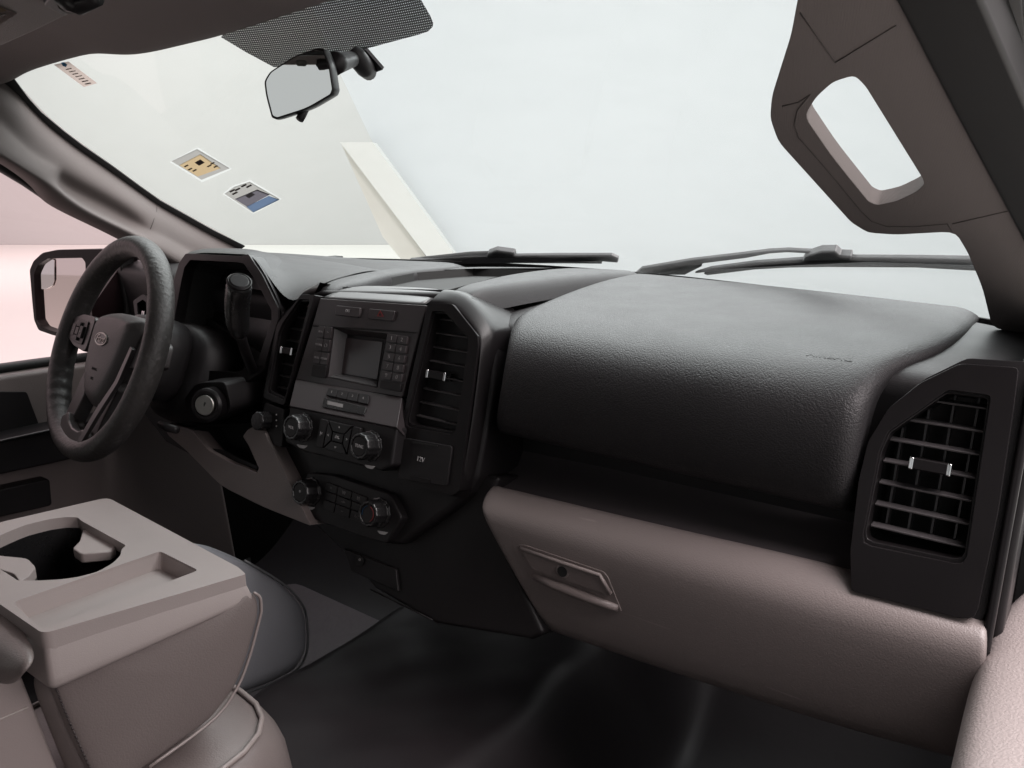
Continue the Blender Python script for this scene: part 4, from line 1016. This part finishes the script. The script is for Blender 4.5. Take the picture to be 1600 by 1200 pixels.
# ================================================================== PASSENGER DOOR (right edge of the picture)
pdoor = thing('passenger_door', 'pale taupe grained passenger door top at the right edge', 'door', (.80, -.3, .1))
tp = [U(a, b, z=.62) for a, b in [(1488, 1260), (1500, 1200), (1524, 1085), (1546, 990), (1562, 962), (1580, 940), (1604, 918)]]
rin = [tp[0] + V((0, -.5, 0))] + tp + [tp[-1] + V((.02, .08, -.02))]
rws = [[p + V((-.004, 0, -.55)) for p in rin], [p + V((-.008, 0, -.06)) for p in rin], [p + V((-.006, 0, -.02)) for p in rin], rin, [p + V((.012, 0, .010)) for p in rin], [p + V((.05, 0, .022)) for p in rin], [V((.86, p.y, .64)) for p in rin]]
grid('door_panel', rws, mat('passenger_door_vinyl', (.27, .23, .222), .45, bump=('grain', 420, .55, .0007), var=.06), pdoor, sub=2)
link('door_skin', me_from([(.90, -1.2, -.1), (.90, .5, -.1), (.90, .5, .63), (.90, -1.2, .63)], [(0, 1, 2, 3)]), DARK, pdoor, smooth=False)
plate('sill_trim', [V((.80, -1.0, .63)), V((.90, -1.0, .63)), V((.90, .35, .63)), V((.80, .35, .63))], (0, 0, -.02), RUBBER, pdoor)

# ================================================================== CENTRE ARMREST (folded seat back with cup holders)
ca = thing('center_armrest', 'taupe folded centre armrest with cup holder and shallow tray', 'armrest', (-.04, -.4, .4))
AZ = .60
def A(px, py, dz=0): return UN(px, py, (0, -.30, AZ+dz), (0, .2, 1))     # the folded back slopes up to the rear
to = [A(-70, 838), A(0, 816), A(168, 777), A(372, 886), A(384, 897), A(67, 990), A(0, 944), A(-120, 880)]
cup = [A(-40, 862), A(-20, 846), A(10, 832), A(40, 820), A(77, 811), A(100, 808), A(122, 808), A(126, 813), A(197, 852), A(190, 858), A(188, 868), A(176, 880), A(153, 893), A(124, 901), A(96, 905), A(62, 907), A(28, 907), A(22, 903), A(0, 889), A(-30, 872)]
trh = [A(20, 941), A(250, 861), A(310, 891), A(64, 983)]
cupr = rnd(cup, .3, 2); trr = rnd(trh, .08, 3)
tor = rnd(to, .10, 4)
plate('top_shell', tor, (0, 0, -.020), TAUPE, ca, holes=[cupr, trr], bevel=.0045, seg=4, ang=35)
# flaring skirt under the top shell
sk = [p + V((0, 0, -.012)) for p in tor]; cc = sum(sk, V())/len(sk)
def out(p, k, dz): q = p-cc; return cc + V((q.x*k, q.y*k, q.z)) + V((0, 0, dz*(1+max(0, -.30-p.y)*5)))
grid('skirt', [[out(p, .985, .004) for p in sk], [out(p, 1.008, -.004) for p in sk], [out(p, 1.03, -.016) for p in sk], [out(p, 1.03, -.020) for p in sk], [out(p, .97, -.022) for p in sk]], TAUPE, ca, sub=1, close=True, cap=False)
pocket('tray_floor', [p + V((0, 0, -.003)) for p in trr], (0, 0, -.016), TAUPE, ca, .94)
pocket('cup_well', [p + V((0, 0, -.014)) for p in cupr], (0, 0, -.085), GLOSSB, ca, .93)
# two sprung cup grips
for lp in ([(131, 822), (180, 848), (182, 853), (172, 861), (150, 863), (126, 865), (113, 856), (124, 845)], [(-30, 860), (0, 868), (43, 872), (56, 886), (45, 900), (31, 909), (22, 896), (-30, 880)]):
    plate('cup_grip', rnd([A(a, b, -.010) for a, b in lp], .2, 2), (0, 0, -.012), TAUPE, ca, bevel=.002)
    plate('grip_base', rnd([A(a, b, -.022) for a, b in lp], .2, 2), (0, 0, -.03), BLACKS, ca, bevel=.002)
# padded leather side, bulging, with a stitched rear edge
XS = .1135
side = [(391, 923), (404, 931), (407, 945), (406, 962), (388, 1028), (368, 1077), (330, 1126), (232, 1198), (160, 1245), (130, 1190), (98, 1120), (70, 1040), (176, 1000), (298, 956)]
sp3 = rnd([U(a, b, x=XS) for a, b in side], .25, 3); sc3 = sum(sp3, V())/len(sp3)
def shr(k, dx): return [sc3+(p-sc3)*k + V((dx, 0, 0)) for p in sp3]
leather = grid('leather_side', [[p+V((0, 0, -.05)) for p in shr(.85, -.07)], [p+V((0, 0, -.012)) for p in shr(.96, -.04)], shr(1.0, -.010), shr(.985, -.002), shr(.95, .001), shr(.8, .004), shr(.5, .007), shr(.02, .008)], TAUPEL, ca, sub=1, close=True)
# stitches along the rear edge
sl_ = densify([U(a, b, x=XS+.0015) for a, b in [(86, 1072), (106, 1122), (136, 1190), (165, 1250)]], 30)
for k in range(30):
    a, b = lerp(sl_[k], sl_[k+1], .15), lerp(sl_[k], sl_[k+1], .8)
    tube('stitch', [a, lerp(a, b, .5)+V((.0006, 0, 0)), b], .0009, STITCH, ca, n=5)
tube('piping', [p + V((.001, 0, 0)) for p in densify([U(a, b, x=XS) for a, b in [(396, 926), (405, 933), (407, 950), (405, 965), (388, 1028), (368, 1077), (330, 1126), (232, 1198)]], 24)], .0018, PIPE, ca, n=6)
# back edge of the folded cushion
grid('rear_panel', [[U(a, b, x=.082) for a, b in [(36, 1056), (52, 1100), (92, 1205), (120, 1260)]], [U(a, b, x=.100) for a, b in [(56, 1056), (76, 1110), (118, 1200), (150, 1260)]], [U(a, b, x=.109) for a, b in [(76, 1062), (98, 1120), (135, 1200), (160, 1245)]]], TAUPEL, ca, sub=2, solid=.02)
grid('rear_bulge', [[A(-60, 900, -.02), A(0, 950, -.02), A(40, 1000, -.02), A(62, 1040, -.02)], [A(-60, 960, -.02), A(-10, 1000, -.015), A(20, 1030, -.02), A(40, 1058, -.02)], [A(-60, 1040, -.05), A(-20, 1060, -.05), A(10, 1064, -.05), A(36, 1062, -.05)]], TAUPEL, ca, sub=2, solid=.01)

# hinge cover of the seat back, lower left corner
sb = thing('seat_hinge_cover', 'flat taupe hinge cover with scuffed pale edge in the bottom left corner', 'cover', U(40, 1180, x=.09))
hc = plate('cover', [U(a, b, x=.082) for a, b in [(-80, 1095), (0, 1066), (34, 1056), (52, 1102), (96, 1215), (130, 1300), (-80, 1300)]], (-.05, 0, 0), TAUPE, sb, bevel=.003)
tube('scuffed_edge', [U(a, b, x=.0828) for a, b in [(-80, 1152), (0, 1124), (25, 1113), (44, 1105)]], .0009, mat('bare_scuffed_plastic', (.42, .38, .36), .7, var=.3), sb, n=6)

# ================================================================== SEAT CUSHIONS
ds_ = thing('driver_seat', 'blue grey driver seat cushion behind the centre armrest', 'seat', (-.42, -.3, .2))
XC = -.17
cp = [(250, 850), (322, 850), (383, 876), (441, 911), (470, 941), (480, 968), (480, 1018), (462, 1049), (422, 1070), (366, 1088), (250, 1100)]
c3 = rnd([U(a, b, x=XC) for a, b in cp], .3, 3); cm = sum(c3, V())/len(c3)
def shc(k, dx): return [cm+(p-cm)*k + V((dx, 0, 0)) for p in c3]
grid('cushion', [[p+V((0, 0, -.10)) for p in shc(.6, -.24)], [p+V((0, 0, -.07)) for p in shc(.8, -.20)], [p+V((0, 0, -.02)) for p in shc(.97, -.09)], shc(1.0, -.012), shc(.985, -.003), shc(.94, .004), shc(.8, .010), shc(.5, .014), shc(.02, .016)], GREYL, ds_, sub=1, close=True)
tube('piping', [p+V((-.001, 0, 0)) for p in densify([U(a, b, x=XC) for a, b in cp[2:10]], 30)], .0020, PIPEG, ds_, n=6)

ms = thing('middle_seat', 'taupe leather middle seat cushion under the armrest', 'seat', (0, -.5, .2))
def rbox(x0, x1, y0, y1, z, k): 
    pts = rnd([V((x0+k, y0+k, z)), V((x1-k, y0+k, z)), V((x1-k, y1-k, z)), V((x0+k, y1-k, z))], .35, 5); return pts
MZ = .415
grid('cushion', [rbox(-.16, .165, -.85, -.245, .20, .02), rbox(-.16, .165, -.85, -.245, .24, .0), rbox(-.16, .165, -.85, -.245, MZ-.06, .002), rbox(-.16, .165, -.85, -.245, MZ-.03, .010), rbox(-.16, .165, -.85, -.245, MZ-.010, .022), rbox(-.16, .165, -.85, -.245, MZ-.002, .036), rbox(-.16, .165, -.85, -.245, MZ+.004, .07), rbox(-.16, .165, -.85, -.245, MZ+.008, .15)], TAUPEL, ms, sub=1, close=True)
tube('piping', rbox(-.16, .165, -.85, -.245, MZ-.003, .029), .0032, PIPE, ms, n=8, closed=True)

# ================================================================== FLOOR MATS
fm = plate('floor_mat', rnd([V((x, y, floor_z(x, y)+.006)) for x, y in [(-.62, -.08), (-.24, -.08), (-.21, .12), (-.215, .30), (-.62, .30)]], .1, 3), (0, 0, .012), MAT_F, bevel=.004)
tag(fm, 'purple grey ribbed rubber floor mat in the driver footwell', 'floor mat')
def mz(x, y): return floor_z(x, y)+.02
pm = thing('floor_mat', 'black rubber passenger floor mat with raised border below the glove box', 'floor mat', (.55, .1, .09))
ml = rnd([V((x, y, .095)) for x, y in [(.43, -.35), (.74, -.35), (.74, .26), (.43, .26)]], .2, 4)
plate('mat_sheet', ml, (0, 0, .010), VINYL, pm, bevel=.004)
mcn = sum(ml, V())/len(ml)
tube('raised_border', [mcn+(p-mcn)*.88+V((0, 0, .011)) for p in ml], .006, VINYL, pm, n=8, closed=True)
